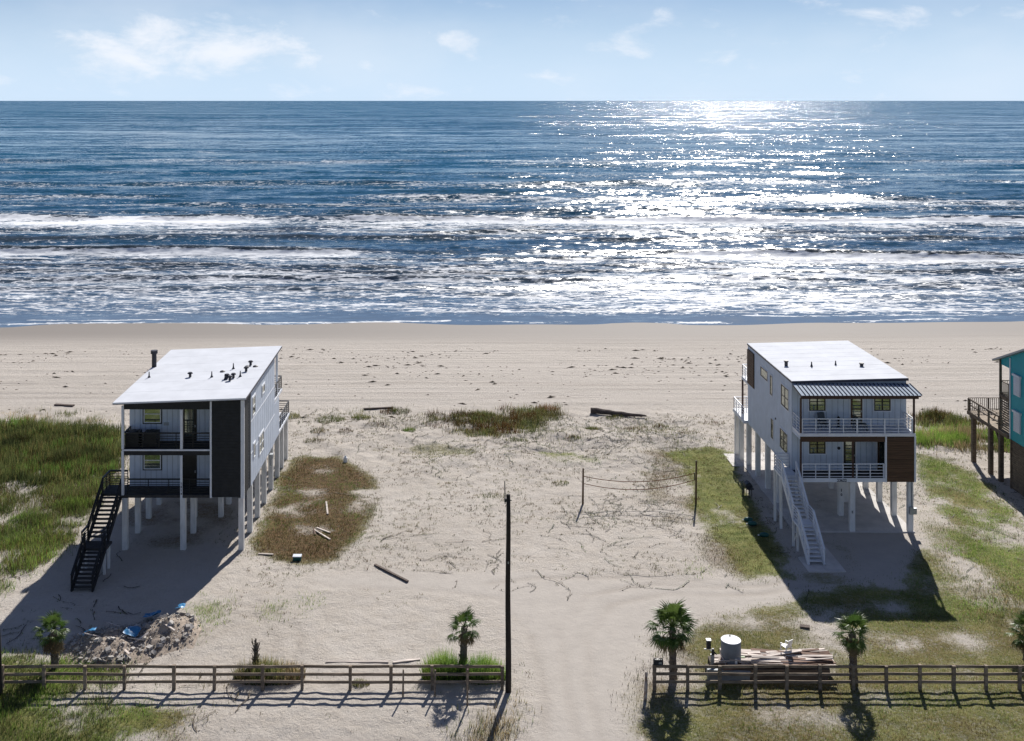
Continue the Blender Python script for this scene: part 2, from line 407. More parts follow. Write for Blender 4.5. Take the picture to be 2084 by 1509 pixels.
veg = np.where(Y > 45, 0.35 * veg + 0.65 * soften(veg), veg); brn = np.where(Y > 45, soften(brn * (veg > 0.01)) / np.maximum(soften((veg > 0.01).astype(float)), 0.05), brn)
RUTS = [[(1195, 1560), (1160, 1400), (1135, 1290), (1190, 1215), (1350, 1190), (1560, 1190), (1720, 1160)], [(1240, 1560), (1205, 1400), (1185, 1300), (1240, 1232), (1380, 1208), (1560, 1206), (1740, 1180)],
        [(1120, 1560), (1110, 1400), (1085, 1300), (1010, 1220), (820, 1195), (640, 1190)], [(430, 1235), (520, 1260), (560, 1300), (545, 1340)], [(455, 1225), (560, 1250), (610, 1295), (600, 1345)],
        [(300, 1345), (370, 1300), (430, 1275), (520, 1240)], [(330, 1352), (395, 1312), (470, 1275)], [(1000, 1190), (1100, 1178), (1250, 1180), (1420, 1178)],
        [(-60, 772), (400, 778), (900, 770), (1500, 778), (2150, 768)], [(-60, 777), (400, 783), (900, 775), (1500, 783), (2150, 773)], [(-60, 801), (600, 795), (1200, 803), (2150, 796)], [(-60, 807), (600, 801), (1200, 809), (2150, 802)],
        [(560, 745), (640, 722), (760, 724), (800, 742), (740, 758), (640, 758), (590, 748), (620, 730), (720, 728)], [(900, 815), (1200, 790), (1600, 785), (2150, 792)]]
rut = np.zeros_like(X)
near = (Y > 45) & (Y < 140) & (np.abs(X) < 70)
xa, yaa = X[near], Y[near]; best = np.full(xa.shape, 9.0)
for poly in RUTS:
    pts = [W(a_, b_) for a_, b_ in poly]
    for (ax, ay), (bx_, by_) in zip(pts[:-1], pts[1:]):
        dx_, dy_ = bx_ - ax, by_ - ay; t_ = np.clip(((xa - ax) * dx_ + (yaa - ay) * dy_) / (dx_ * dx_ + dy_ * dy_), 0, 1)
        best = np.minimum(best, np.hypot(xa - ax - t_ * dx_ + 0.5 * (vnoise(xa * .3, yaa * .3, 19) - .5), yaa - ay - t_ * dy_ + 0.8 * (vnoise(xa * .2, yaa * .2, 18) - .5)))
rut[near] = np.exp(-(best / 0.28) ** 2) * (0.3 + 0.7 * vnoise(xa * .35, yaa * .35, 17))
Z = np.where((Y > 45) & (Y < 96), Z * (1 - 0.8 * road), Z) - 0.05 * rut
wet = sstep(130.0, 143.0, Y - 0.02 * X + 1.5 * (fbm(X * 0.05, Y * 0.1, 91, 3) - 0.5))
beach = sstep(100, 106, Y)

# ground material
m, nt, b, out = nodes_of('sand'); N, L = nt.nodes, nt.links


def nd(t, **k):
    n = N.new(t)
    for a_, v in k.items(): setattr(n, a_, v)
    return n


def noise(vec, scale, detail=5, rough=0.6, stretch=None):
    n = nd('ShaderNodeTexNoise'); n.inputs['Scale'].default_value = scale; n.inputs['Detail'].default_value = detail
    n.inputs['Roughness'].default_value = rough
    if stretch:
        mp = nd('ShaderNodeMapping'); mp.inputs['Scale'].default_value = stretch; L.new(vec, mp.inputs[0]); vec = mp.outputs[0]
    L.new(vec, n.inputs['Vector']); return n


def ramp(v, a, b_, t0=0.0, t1=1.0):
    r = nd('ShaderNodeMapRange'); r.inputs['From Min'].default_value = a; r.inputs['From Max'].default_value = b_
    r.inputs['To Min'].default_value = t0; r.inputs['To Max'].default_value = t1
    L.new(v, r.inputs['Value']); return r.outputs[0]


def mixc(f, a, b_):
    x = nd('ShaderNodeMix'); x.data_type = 'RGBA'
    for key, v in (('Factor', f), ('A', a), ('B', b_)):
        if isinstance(v, (int, float)): x.inputs[key].default_value = v
        elif isinstance(v, tuple): x.inputs[key].default_value = (*v, 1)
        else: L.new(v, x.inputs[key])
    return x.outputs['Result']


def mth(op, a, b_=None, clamp=False):
    n = nd('ShaderNodeMath'); n.operation = op; n.use_clamp = clamp
    for i, v in enumerate((a, b_)):
        if v is None: continue
        if isinstance(v, (int, float)): n.inputs[i].default_value = v
        else: L.new(v, n.inputs[i])
    return n.outputs[0]


def fa(name):
    n = nd('ShaderNodeAttribute'); n.attribute_name = name; return n.outputs['Fac']


pos = nd('ShaderNodeNewGeometry').outputs['Position']
big = noise(pos, 0.12, 5); mid = noise(pos, 0.9, 6, 0.65); fine = noise(pos, 7.0, 6, 0.7); clod = noise(pos, 2.2, 8, 0.75)
track = noise(pos, 1.0, 5, 0.6, (0.035, 0.75, 1))
sandc = mixc(ramp(big.outputs[0], 0.35, 0.65), (0.445, 0.402, 0.352), (0.505, 0.46, 0.408))
sandc = mixc(ramp(mid.outputs[0], 0.40, 0.70, 0, 0.45), sandc, (0.405, 0.35, 0.288))
sandc = mixc(ramp(clod.outputs[0], 0.56, 0.72, 0, 0.55), sandc, (0.31, 0.257, 0.212))
beachc = mixc(ramp(track.outputs[0], 0.40, 0.66), (0.455, 0.413, 0.368), (0.395, 0.357, 0.315))
beachc = mixc(ramp(clod.outputs[0], 0.60, 0.75, 0, 0.5), beachc, (0.27, 0.22, 0.18))
c = mixc(fa('beach'), sandc, beachc)
roadc = mixc(ramp(mid.outputs[0], 0.35, 0.7), (0.43, 0.392, 0.35), (0.38, 0.347, 0.312))
roadc = mixc(ramp(fine.outputs[0], 0.58, 0.70, 0, 0.4), roadc, (0.27, 0.23, 0.20))
c = mixc(mth('MULTIPLY', fa('road'), 0.9), c, roadc)
c = mixc(mth('MULTIPLY', fa('rut'), 0.5), c, (0.30, 0.26, 0.22))
c = mixc(fa('wet'), c, (0.215, 0.192, 0.170))
vegf = mth('ADD', fa('veg'), mth('MULTIPLY', mth('SUBTRACT', fine.outputs[0], 0.5), 1.1))
vegf = mth('ADD', vegf, mth('MULTIPLY', mth('SUBTRACT', clod.outputs[0], 0.5), 0.9))
vegm = ramp(vegf, 0.18, 0.82)
gcol = mixc(ramp(mid.outputs[0], 0.35, 0.65), (0.10, 0.125, 0.03), (0.23, 0.23, 0.075))
bcol = mixc(ramp(clod.outputs[0], 0.35, 0.65), (0.065, 0.040, 0.017), (0.165, 0.105, 0.046))
vcol = mixc(fa('brown'), gcol, bcol)
c = mixc(mth('MULTIPLY', vegm, mth('MINIMUM', mth('MULTIPLY', fa('veg'), 2.5), 1.0)), c, vcol)
L.new(c, b.inputs['Base Color'])
rgh = nd('ShaderNodeMapRange'); L.new(fa('wet'), rgh.inputs['Value']); rgh.inputs['To Min'].default_value = 0.95; rgh.inputs['To Max'].default_value = 0.75
L.new(rgh.outputs[0], b.inputs['Roughness']); b.inputs['Specular IOR Level'].default_value = 0.2
hgt = mth('ADD', mth('MULTIPLY', clod.outputs[0], 0.8), mth('MULTIPLY', fine.outputs[0], 0.25))
hgt = mth('ADD', hgt, mth('MULTIPLY', mth('MULTIPLY', track.outputs[0], 1.6), fa('beach')))
dry = mth('SUBTRACT', 1.0, mth('MULTIPLY', mth('MAXIMUM', fa('wet'), mth('MULTIPLY', fa('road'), 0.7)), 0.92))
bp = nd('ShaderNodeBump'); bp.inputs['Distance'].default_value = 0.19
L.new(mth('MULTIPLY', dry, 1.0), bp.inputs['Strength']); L.new(hgt, bp.inputs['Height']); L.new(bp.outputs[0], b.inputs['Normal'])
M['sand'] = m

me = np_mesh('ground', np.stack([X, Y, Z], 1), quads, M['sand'], True)
for k_, d_ in (('veg', veg), ('brown', brn), ('road', road), ('wet', wet), ('beach', beach), ('rut', rut)): attr(me, k_, d_)
tag(link('ground', me), 'pale sandy ground and beach with patches of weeds', kind='structure')

# ------------------------------------------------------------------ sea
ys = [141.0]
while ys[-1] < 60000:
    y_ = ys[-1]; ys.append(y_ + max(0.33, y_ * y_ / 68000.0))
ys = np.array(ys)
us = np.concatenate([[-6, -3, -1.6, -0.9], np.linspace(-0.60, 0.70, 820), [1.0, 1.7, 3, 6]])
U, YY = np.meshgrid(us, ys)
XX = U * YY; x = XX.ravel(); y = YY.ravel()
st = np.maximum(0.4, y * y / 68000.0)                     # row spacing
h = np.zeros_like(x); foam = np.zeros_like(x); crest = np.zeros_like(x)
ramp_sh = sstep(150, 180, y)
# breakers: distance, tilt, wander, height, foam length to shore, foam strength
for k_, (y0, tilt, wan, hh, fl, fs, seed) in enumerate((
        (176, 0.010, 3.0, 0.30, 12, 0.60, 1), (184, -0.025, 5.0, 0.6, 14, 0.75, 2), (199, 0.02, 6.0, 0.25, 10, 0.50, 3),
        (217, -0.03, 8.0, 0.75, 15, 1.1, 4), (206, 0.015, 5.0, 0.3, 6, 0.85, 21), (193, -0.01, 5.0, 0.3, 6, 0.8, 22), (250, 0.02, 7.0, 0.4, 6, 0.8, 23), (168, 0.012, 4.0, 0.15, 5, 0.8, 24), (315, 0.01, 9.0, 0.4, 6, 0.7, 25), (238, 0.03, 8.0, 0.45, 6, 0.45, 5), (276, -0.01, 9.0, 1.0, 24, 1.12, 6), (262, 0.02, 9.0, 0.3, 14, 0.6, 16),
        (300, 0.02, 10.0, 0.55, 8, 0.5, 7), (338, -0.05, 12.0, 0.6, 20, 0.72, 8), (398, 0.03, 14.0, 0.6, 22, 0.6, 9),
        (455, -0.02, 15, 0.5, 18, 0.42, 10), (545, 0.01, 18, 0.5, 40, 0.55, 11), (640, 0.01, 18, 0.5, 30, 0.3, 12))):
    yc = y0 + tilt * x + wan * (fbm(x * 0.022, np.full_like(x, k_ * 3.1), 100 + seed, 3) - 0.5) * 2 + 1.4 * (fbm(x * 0.13, np.full_like(x, 5.0 + k_), 140 + seed, 2) - 0.5)
    d = y - yc                                             # >0 seaward of the crest
    along = sstep(0.16, 0.48, fbm(x * 0.016 + 7 * k_, np.full_like(x, 1.7 * k_), 180 + seed, 3))
    w_f = 1.0 + st * 1.1
    prof = np.where(d < 0, np.exp(-(d / w_f) ** 2), np.exp(-(d / 6.0) ** 2))
    crest = np.maximum(crest, np.where(d < 0, np.exp(-(d / (w_f * 1.3)) ** 2), np.exp(-(d / 1.5) ** 2)) * (0.4 + 0.6 * along) * (0.75 if y0 < 290 else 0.2)); h += 1.35 * hh * prof * (0.35 + 0.65 * along) * np.clip(6 / st, 0, 1)
    f_ = np.exp(-np.clip(-d, 0, None) / fl) * sstep(-0.3, -1.6, d) * fs * ((0.45 if fs > 1 else 0.12) + (0.55 if fs > 1 else 0.88) * along)
    f_ = np.maximum(f_, 0.5 * fs * along * np.exp(-((d - 1.2) / (0.8 + 0.6 * st)) ** 2))
    streak = fbm(x * 0.05, y * 0.22, 220 + seed, 4)
    foam = np.maximum(foam, f_ * (0.55 + 0.9 * streak))
# lacy wash in the shallows
lace = (1 - sstep(178, 250, y)) * sstep(150, 159, y) * (0.35 + 0.40 * fbm(x * 0.04, y * 0.14, 301, 4))
foam = np.maximum(foam, lace)
for ye, am in ((152.0, 2.0), (156.5, 2.4), (162.0, 3.0)):   # thin swash lines
    yc = ye + 0.02 * x + am * (fbm(x * 0.04, np.full_like(x, ye), 311, 3) - 0.5) * 2
    foam = np.maximum(foam, 0.82 * np.exp(-((y - yc) / 0.42) ** 2) * sstep(0.35, 0.5, vnoise(x * 0.06, np.full_like(x, ye), 317)))
depth = SEA_Z - terrain(x, y)
foam = np.maximum(foam, 0.8 * np.exp(-((depth - 0.02) / 0.022) ** 2) * sstep(0.3, 0.5, vnoise(x * 0.09, y * 0.05, 319)) * (y < 170))
# whitecaps out at sea
cap = sstep(0.70, 0.80, fbm(x * 0.02, y * 0.06, 331, 4)) * sstep(300, 360, y) * (1 - sstep(900, 1500, y))
foam = np.maximum(foam, 0.55 * cap)
# chop and swell
for lam, amp, ang, sd in ((34, 0.30, 0.05, 0), (23, 0.22, -0.12, 1), (15, 0.16, 0.16, 2), (9.5, 0.11, -0.2, 3)):
    ph = 2 * math.pi * (y * math.cos(ang) + x * math.sin(ang)) / lam + 5.0 * fbm(x * 0.018, y * 0.03, 400 + sd, 3)
    h += amp * np.sin(ph) * ramp_sh * np.clip(lam / (4.0 * st) - 0.5, 0, 1) * (0.4 + 0.6 * sstep(150, 320, y))
h += ramp_sh * 0.55 * (fbm(x * 0.12, y * 0.35, 420, 4, 0.6) - 0.5) * np.clip(2.2 / st, 0, 1)
z = SEA_Z + h
z += 0.05 * (1 - ramp_sh) * (vnoise(x * 0.08, y * 0.2, 430) - 0.5)
nx, ny = len(us), len(ys)
idx = np.arange(nx * ny).reshape(ny, nx)
quads = np.stack([idx[:-1, :-1], idx[:-1, 1:], idx[1:, 1:], idx[1:, :-1]], -1).reshape(-1, 4)

m, nt, b, out = nodes_of('sea_water'); N, L = nt.nodes, nt.links
geo = nd('ShaderNodeNewGeometry'); pos = geo.outputs['Position']
sep = nd('ShaderNodeSeparateXYZ'); L.new(pos, sep.inputs[0])


def slope(scale, stretch, k):
    n = noise(pos, scale, 3, 0.6, stretch)
    s = nd('ShaderNodeVectorMath'); s.operation = 'SUBTRACT'; L.new(n.outputs['Color'], s.inputs[0]); s.inputs[1].default_value = (0.5, 0.5, 0.5)
    q = nd('ShaderNodeVectorMath'); q.operation = 'MULTIPLY'; L.new(s.outputs[0], q.inputs[0]); q.inputs[1].default_value = (k * 1.05, k, 0.0)
    return q.outputs[0]


def vadd(a, b_):
    s = nd('ShaderNodeVectorMath'); s.operation = 'ADD'; L.new(a, s.inputs[0]); L.new(b_, s.inputs[1]); return s.outputs[0]


tilt = vadd(vadd(slope(0.9, (0.5, 1, 1), 0.72), slope(0.22, (0.35, 1, 1), 0.62)), vadd(slope(0.045, (0.3, 1, 1), 0.50), slope(0.011, (0.25, 1, 1), 0.40)))
calm = ramp(sep.outputs[1], 150, 175, 0.25, 1.0)
lee = nd('ShaderNodeCombineXYZ'); L.new(ramp(sep.outputs[1], 250, 1500, -0.03, -0.125), lee.inputs[1]); tilt = vadd(tilt, lee.outputs[0])   # steeper faces point to the shore
tl = nd('ShaderNodeVectorMath'); tl.operation = 'SCALE'; L.new(tilt, tl.inputs[0]); L.new(calm, tl.inputs['Scale'])
nn = nd('ShaderNodeVectorMath'); nn.operation = 'NORMALIZE'; L.new(vadd(geo.outputs['Normal'], tl.outputs[0]), nn.inputs[0])
L.new(nn.outputs[0], b.inputs['Normal'])
shallow = ramp(sep.outputs[1], 190, 480, 1.0, 0.0)
deep = mixc(ramp(sep.outputs[1], 300, 3000), (0.006, 0.083, 0.142), (0.004, 0.098, 0.160))
wc = mixc(shallow, deep, (0.022, 0.065, 0.115))
wc = mixc(mth('MULTIPLY', fa('crest'), 0.85), wc, (0.050, 0.043, 0.026))
wc = mixc(ramp(sep.outputs[1], 152, 190, 0.9, 0.0), wc, (0.12, 0.165, 0.22))
fn = noise(pos, 1.0, 9, 0.72, (0.30, 1.10, 1.0)); fn2 = noise(pos, 0.22, 6, 0.65, (0.3, 1.3, 1.0))
fm = mth('ADD', fa('foam'), mth('MULTIPLY', mth('SUBTRACT', fn.outputs[0], 0.5), 2.1))
fm = mth('ADD', fm, mth('MULTIPLY', mth('SUBTRACT', fn2.outputs[0], 0.5), 0.9))
web = ramp(mth('ABSOLUTE', mth('SUBTRACT', noise(pos, 0.8, 3, 0.5, (0.4, 1.0, 1.0)).outputs[0], 0.5)), 0.0, 0.05, 0.30, -0.10)
fm = mth('ADD', fm, web)
mask = mth('MULTIPLY', ramp(fm, 0.48, 0.80), ramp(fa('foam'), 0.06, 0.25))
L.new(mixc(mask, wc, (0.68, 0.70, 0.73)), b.inputs['Base Color'])
L.new(ramp(mask, 0, 1, 0.14, 0.85), b.inputs['Roughness'])
b.inputs['IOR'].default_value = 1.33; b.inputs['Specular IOR Level'].default_value = 0.27
M['sea'] = m
me = np_mesh('sea', np.stack([x, y, z], 1), quads, M['sea'], True)
attr(me, 'foam', np.clip(foam, 0, 1.2)); attr(me, 'crest', np.clip(crest, 0, 1))
tag(link('sea', me), 'blue sea with lines of white surf', kind='structure')

# ------------------------------------------------------------------ materials for things
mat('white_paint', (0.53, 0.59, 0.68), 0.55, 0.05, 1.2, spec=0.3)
mat('wall_groove_shade', (0.36, 0.40, 0.46), 0.7, 0.08, 2)  # wall core seen between boards; the groove shade is put into its colour
mat('white_trim', (0.68, 0.70, 0.74), 0.5, 0.04, 2.0)
mat('stilt_paint', (0.70, 0.69, 0.67), 0.65, 0.10, 2.5, stretch=(1, 1, 0.35), bump=0.25, bscale=9)
mat('roof_white', (0.60, 0.62, 0.66), 0.8, 0.05, 0.5, spec=0.12)
mat('roof_edge', (0.055, 0.05, 0.07), 0.5, 0.1, 3)
mat('metal_roof', (0.31, 0.37, 0.45), 0.75, 0.05, 1.5, spec=0.1)
mat('metal_seam', (0.03, 0.045, 0.075), 0.8, 0.1, 3, spec=0.1)
mat('black_siding', (0.018, 0.019, 0.021), 0.6, 0.2, 2.5, bump=0.15)
mat('black_rail', (0.016, 0.017, 0.018), 0.45, 0.15, 4)
mat('dark_deck', (0.05, 0.048, 0.046), 0.75, 0.2, 3, bump=0.2)
mat('grey_deck', (0.13, 0.125, 0.12), 0.8, 0.2, 3, bump=0.2)
mat('brown_wood', (0.085, 0.046, 0.026), 0.6, 0.2, 2.0, stretch=(0.5, 2, 8), bump=0.2, rnd=0.12)
mat('brown_post', (0.062, 0.032, 0.025), 0.55, 0.2, 3, stretch=(3, 3, 0.5))
mat('frame_black', (0.012, 0.012, 0.013), 0.4, 0.1, 4)
mat('pane_glass', (0.30, 0.34, 0.30), 0.04, 0.08, 0.8, metal=0.82, spec=0.6)
mat('door_black', (0.02, 0.019, 0.018), 0.4, 0.2, 3)
mat('concrete', (0.56, 0.53, 0.50), 0.85, 0.10, 0.9, bump=0.2, bscale=14)
mat('galvanised', (0.33, 0.35, 0.37), 0.45, 0.12, 2, metal=0.5)
mat('vent_dark', (0.035, 0.035, 0.045), 0.5, 0.15, 5)
mat('teal_paint', (0.0, 0.30, 0.36), 0.55, 0.05, 1.5)
mat('shutter_white', (0.62, 0.66, 0.72), 0.5, 0.05, 2)
mat('weathered_wood', (0.15, 0.115, 0.085), 0.8, 0.25, 2.5, stretch=(1, 1, 3), bump=0.3, rnd=0.12)
mat('deck_lumber', (0.30, 0.235, 0.17), 0.8, 0.2, 2.5, bump=0.2, rnd=0.1)
mat('fence_wood', (0.25, 0.195, 0.145), 0.85, 0.28, 2.2, stretch=(0.6, 3, 3), bump=0.35, bscale=12, rnd=0.16)
mat('pole_wood', (0.030, 0.024, 0.020), 0.8, 0.3, 2.5, stretch=(4, 4, 0.4), bump=0.4, bscale=16)
mat('net_post', (0.12, 0.075, 0.04), 0.7, 0.25, 4)
mat('net_tape', (0.24, 0.10, 0.045), 0.7, 0.15, 5)
mat('tank_grey', (0.20, 0.225, 0.25), 0.55, 0.12, 1.5, bump=0.1)
mat('tank_top', (0.62, 0.63, 0.65), 0.5, 0.06, 2)
mat('pale_plank', (0.62, 0.54, 0.48), 0.8, 0.22, 1.6, stretch=(0.5, 3, 3), bump=0.2, rnd=0.28)
mat('red_plank', (0.20, 0.12, 0.085), 0.8, 0.22, 2.0, stretch=(0.5, 3, 3), bump=0.2, rnd=0.25)
mat('pile_beam', (0.115, 0.092, 0.072), 0.85, 0.25, 2.0, stretch=(0.4, 3, 3), bump=0.3)
mat('driftwood', (0.13, 0.10, 0.085), 0.9, 0.3, 2.5, stretch=(0.5, 3, 3), bump=0.5)
mat('rubble_stone', (0.44, 0.41, 0.375), 0.9, 0.25, 4, bump=0.5, rnd=0.42)
mat('rubble_earth', (0.34, 0.28, 0.225), 0.95, 0.25, 2.5, bump=0.6, bscale=6)
mat('blue_tarp', (0.04, 0.20, 0.40), 0.4, 0.15, 3, bump=0.2)
mat('white_plastic', (0.78, 0.78, 0.76), 0.45, 0.05, 3)
mat('dark_plastic', (0.025, 0.027, 0.03), 0.5, 0.15, 4)
mat('chair_grey', (0.07, 0.085, 0.10), 0.5, 0.15, 4)
mat('green_plastic', (0.02, 0.10, 0.085), 0.45, 0.15, 3)
mat('pale_green', (0.30, 0.36, 0.22), 0.6, 0.1, 3)
mat('sign_dark', (0.02, 0.02, 0.03), 0.5, 0.05, 3)
mat('rust_pipe', (0.55, 0.50, 0.45), 0.7, 0.2, 3, alt=(0.30, 0.16, 0.08))
mat('palm_trunk', (0.16, 0.135, 0.11), 0.9, 0.3, 7, bump=0.6, bscale=12)
mat('wrack', (0.06, 0.045, 0.032), 0.9, 0.3, 3)


def leaf_mat(name, col=None, rough=0.6, trans=0.4):
    m, nt, b, out = nodes_of(name); N, L = nt.nodes, nt.links
    b.inputs['Roughness'].default_value = rough; b.inputs['Specular IOR Level'].default_value = 0.25
    if col is None:
        a = N.new('ShaderNodeAttribute'); a.attribute_name = 'tint'; cs = a.outputs['Color']
    else:
        oi = N.new('ShaderNodeObjectInfo'); mx = N.new('ShaderNodeMix'); mx.data_type = 'RGBA'
        mx.inputs['A'].default_value = (*col[0], 1); mx.inputs['B'].default_value = (*col[1], 1)
        L.new(oi.outputs['Random'], mx.inputs['Factor']); cs = mx.outputs['Result']
    L.new(cs, b.inputs['Base Color'])
    t = N.new('ShaderNodeBsdfTranslucent'); L.new(cs, t.inputs['Color'])
    ms = N.new('ShaderNodeMixShader'); ms.inputs[0].default_value = trans
    L.new(b.outputs[0], ms.inputs[1]); L.new(t.outputs[0], ms.inputs[2]); L.new(ms.outputs[0], out.inputs[0])
    M[name] = m
    return m


leaf_mat('grass_blade', trans=0.5); leaf_mat('vine', trans=0.15)
leaf_mat('frond_green', ((0.05, 0.10, 0.022), (0.12, 0.17, 0.04)), 0.36, 0.38)
leaf_mat('frond_dry', ((0.12, 0.085, 0.045), (0.20, 0.15, 0.08)), 0.7, 0.3)


def blades(px, py, hgt, wid, pal, lean=0.45, z0=None):
    """three vertices per blade; returns verts, faces, tints"""
    n = len(px); zz = terrain(px, py) if z0 is None else z0
    a = rng.uniform(0, 2 * np.pi, n); l = rng.uniform(0.05, 1, n) * lean * hgt; t = rng.uniform(0, 2 * np.pi, n)
    hh = hgt * rng.uniform(0.45, 1.15, n); w = wid * rng.uniform(0.6, 1.3, n)
    v = np.zeros((n, 3, 3))
    v[:, 0] = np.stack([px - np.cos(a) * w / 2, py - np.sin(a) * w / 2, zz - 0.02], 1)
    v[:, 1] = np.stack([px + np.cos(a) * w / 2, py + np.sin(a) * w / 2, zz - 0.02], 1)
    v[:, 2] = np.stack([px + np.cos(t) * l, py + np.sin(t) * l, zz + hh], 1)
    p = np.array(pal)
    # neighbouring blades share a hue: clumps rather than confetti
    q = np.clip((fbm(px * 0.5, py * 0.5, 501, 3) - 0.25) * 2 + rng.normal(0, 0.22, n), 0, 0.999)
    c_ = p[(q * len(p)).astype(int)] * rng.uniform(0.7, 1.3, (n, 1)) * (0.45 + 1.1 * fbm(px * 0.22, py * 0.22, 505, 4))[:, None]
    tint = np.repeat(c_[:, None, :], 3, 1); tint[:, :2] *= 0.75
    return v.reshape(-1, 3), np.arange(n * 3).reshape(-1, 3), tint.reshape(-1, 3)


store = {}


def scatter(poly, den):
    xs_ = [p[0] for p in poly]; ys_ = [p[1] for p in poly]
    x0, x1, y0, y1 = min(xs_) - 1, max(xs_) + 1, min(ys_) - 1.2, max(ys_) + 1.2
    n = int((x1 - x0) * (y1 - y0) * den)
    px = rng.uniform(x0, x1, n); py = rng.uniform(y0, y1, n)
    k = (py > 45) & (np.abs((px / py * FPX + 940) - 1042) < 1200)
    return px[k], py[k]


for nm, poly, den, hh, pal, thr, _ in ZONES:
    px, py = scatter(poly, den)
    jx, jy = jitter(px, py); jx = jx + rng.normal(0, 0.38, len(px)); jy = jy + rng.normal(0, 0.6, len(px))
    g = fbm(px * 0.55, py * 0.55, 81, 4)
    k = inpoly(jx, jy, poly) & (g + rng.normal(0, 0.07, len(px)) + 0.25 * (fbm(px * 2.3, py * 2.3, 83, 2) - 0.5) > thr + 0.02)
    # open under the two houses and on the slab
    k &= ~((px > 22.3) & (px < 30.4) & (py > 72.5) & (py < 88)) & ~((px > 21.2) & (px < 23.7) & (py > 66.3) & (py < 70.7))
    px, py = px[k], py[k]
    loc = 0.15 + 0.75 * fbm(px * 0.35, py * 0.35, 511, 3) + 0.9 * fbm(px * 1.1, py * 1.1, 515, 2)
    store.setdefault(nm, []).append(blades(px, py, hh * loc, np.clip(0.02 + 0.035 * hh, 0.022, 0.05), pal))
# loose sprigs on the open sand
spr = [scatter(zone((600, 850), (1500, 850), (1500, 1180), (620, 1180)), 5.5), scatter(zone((0, 1200), (1300, 1200), (1300, 1509), (0, 1509)), 0.8),
       scatter(zone((1320, 1180), (1420, 1180), (1420, 1400), (1300, 1400)), 3.0), scatter(zone((1860, 900), (2100, 900), (2100, 1240), (1880, 1240)), 6.0)]
for px, py in spr:
    rd = inpoly(px, py, ROAD); k = ~rd & (fbm(px * 0.25, py * 0.25, 521, 4) + rng.normal(0, .04, len(px)) > 0.50 - 0.06 * (py > 84))
    px = np.repeat(px[k], 7) + rng.normal(0, 0.09, 7 * k.sum()); py = np.repeat(py[k], 7) + rng.normal(0, 0.09, 7 * k.sum())
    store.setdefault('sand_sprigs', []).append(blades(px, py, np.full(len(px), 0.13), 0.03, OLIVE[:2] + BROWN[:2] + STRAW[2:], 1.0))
INFO = {
    'dune_grass': ('tall olive dune grass left of the dark fronted house', 'grass'),
    'weed_patch': ('low brown and green weeds right of the dark fronted house', 'weeds'),
    'dune_weeds': ('brown and green weeds on the low dune between the houses', 'weeds'),
    'lawn': ('short mown lawn beside and before the brown panelled house', 'grass'),
    'yellow_grass': ('yellow green tall grass behind the brown panelled house', 'grass'),
    'brush_stems': ('dark brush growing along the top of the beach on the right', 'brush'),
    'side_grass': ('bright green ground cover between the white and the teal house', 'grass'),
    'verge_grass': ('loose green and straw grass along the fence and the drive', 'grass'),
    'sand_sprigs': ('small sprigs dotted over the open sand', 'weeds')}
for nm, parts in store.items():
    off = 0; V, F, T = [], [], []
    for v, f, t in parts:
        V.append(v); F.append(f + off); T.append(t); off += len(v)
    me = np_mesh(nm, np.concatenate(V), np.concatenate(F), M['grass_blade'])
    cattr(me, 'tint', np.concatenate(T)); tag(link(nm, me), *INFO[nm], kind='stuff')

# scattered tufts along the seaward edge of the lot
# creeping runners on the sand
V, F, T = [], [], []; off = 0
rp = [(scatter(zone((600, 850), (1480, 850), (1480, 1010), (640, 1010)), 0.75), 16), (scatter(zone((780, 1000), (1500, 1000), (1560, 1180), (780, 1160)), 0.45), 13),
      (scatter(zone((1040, 880), (1480, 870), (1400, 1060), (1080, 1040)), 0.9), 14), (scatter(zone((1870, 930), (2100, 930), (2100, 1150), (1900, 1150)), 0.5), 12),
      (scatter(zone((0, 1150), (240, 1050), (200, 1330), (0, 1330)), 0.35), 10), (scatter(zone((240, 1400), (900, 1400), (900, 1509), (240, 1509)), 0.3), 9)]
for (px, py), seg in rp:
    kv = (cover_maps(px, py)[0] < 0.3) & (fbm(px * 0.13, py * 0.13, 551, 3) > 0.40); px, py = px[kv], py[kv]
    for cx, cy in zip(px, py):
        n = int(seg * rng.uniform(0.2, 1.0)) + 2
        a = rng.uniform(0, 6.28); step = rng.uniform(0.12, 0.26); w = rng.uniform(0.022, 0.06)
        ang = a + np.cumsum(rng.normal(0, 0.24, n)); ax = cx + np.cumsum(np.cos(ang) * step); ay = cy + np.cumsum(np.sin(ang) * step)
        az_ = terrain(ax, ay) + 0.035 + 0.03 * rng.random(n)
        nxv, nyv = -np.sin(ang) * w / 2, np.cos(ang) * w / 2
        lo = np.stack([ax - nxv, ay - nyv, az_], 1); hi = np.stack([ax + nxv, ay + nyv, az_], 1)
        v = np.empty((2 * n, 3)); v[0::2] = lo; v[1::2] = hi
        k = np.arange(n - 1) * 2
        f = np.concatenate([np.stack([k, k + 1, k + 3], 1), np.stack([k, k + 3, k + 2], 1)])
        c_ = np.array(random.choice([(0.075, 0.055, 0.04), (0.10, 0.075, 0.05), (0.055, 0.06, 0.025), (0.05, 0.04, 0.03)]))
        V.append(v); F.append(f + off); T.append(np.tile(c_, (2 * n, 1))); off += 2 * n
        m_ = int(n * 0.9); s = rng.integers(0, n, m_)
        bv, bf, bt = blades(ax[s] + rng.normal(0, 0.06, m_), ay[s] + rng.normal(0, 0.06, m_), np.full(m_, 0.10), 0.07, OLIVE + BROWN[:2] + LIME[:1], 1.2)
        V.append(bv); F.append(bf + off); T.append(bt); off += len(bv)
me = np_mesh('beach_vines', np.concatenate(V), np.concatenate(F), M['vine']); cattr(me, 'tint', np.concatenate(T))
tag(link('beach_vines', me), 'dry vine runners creeping over the sand between the houses', 'vines', kind='stuff')

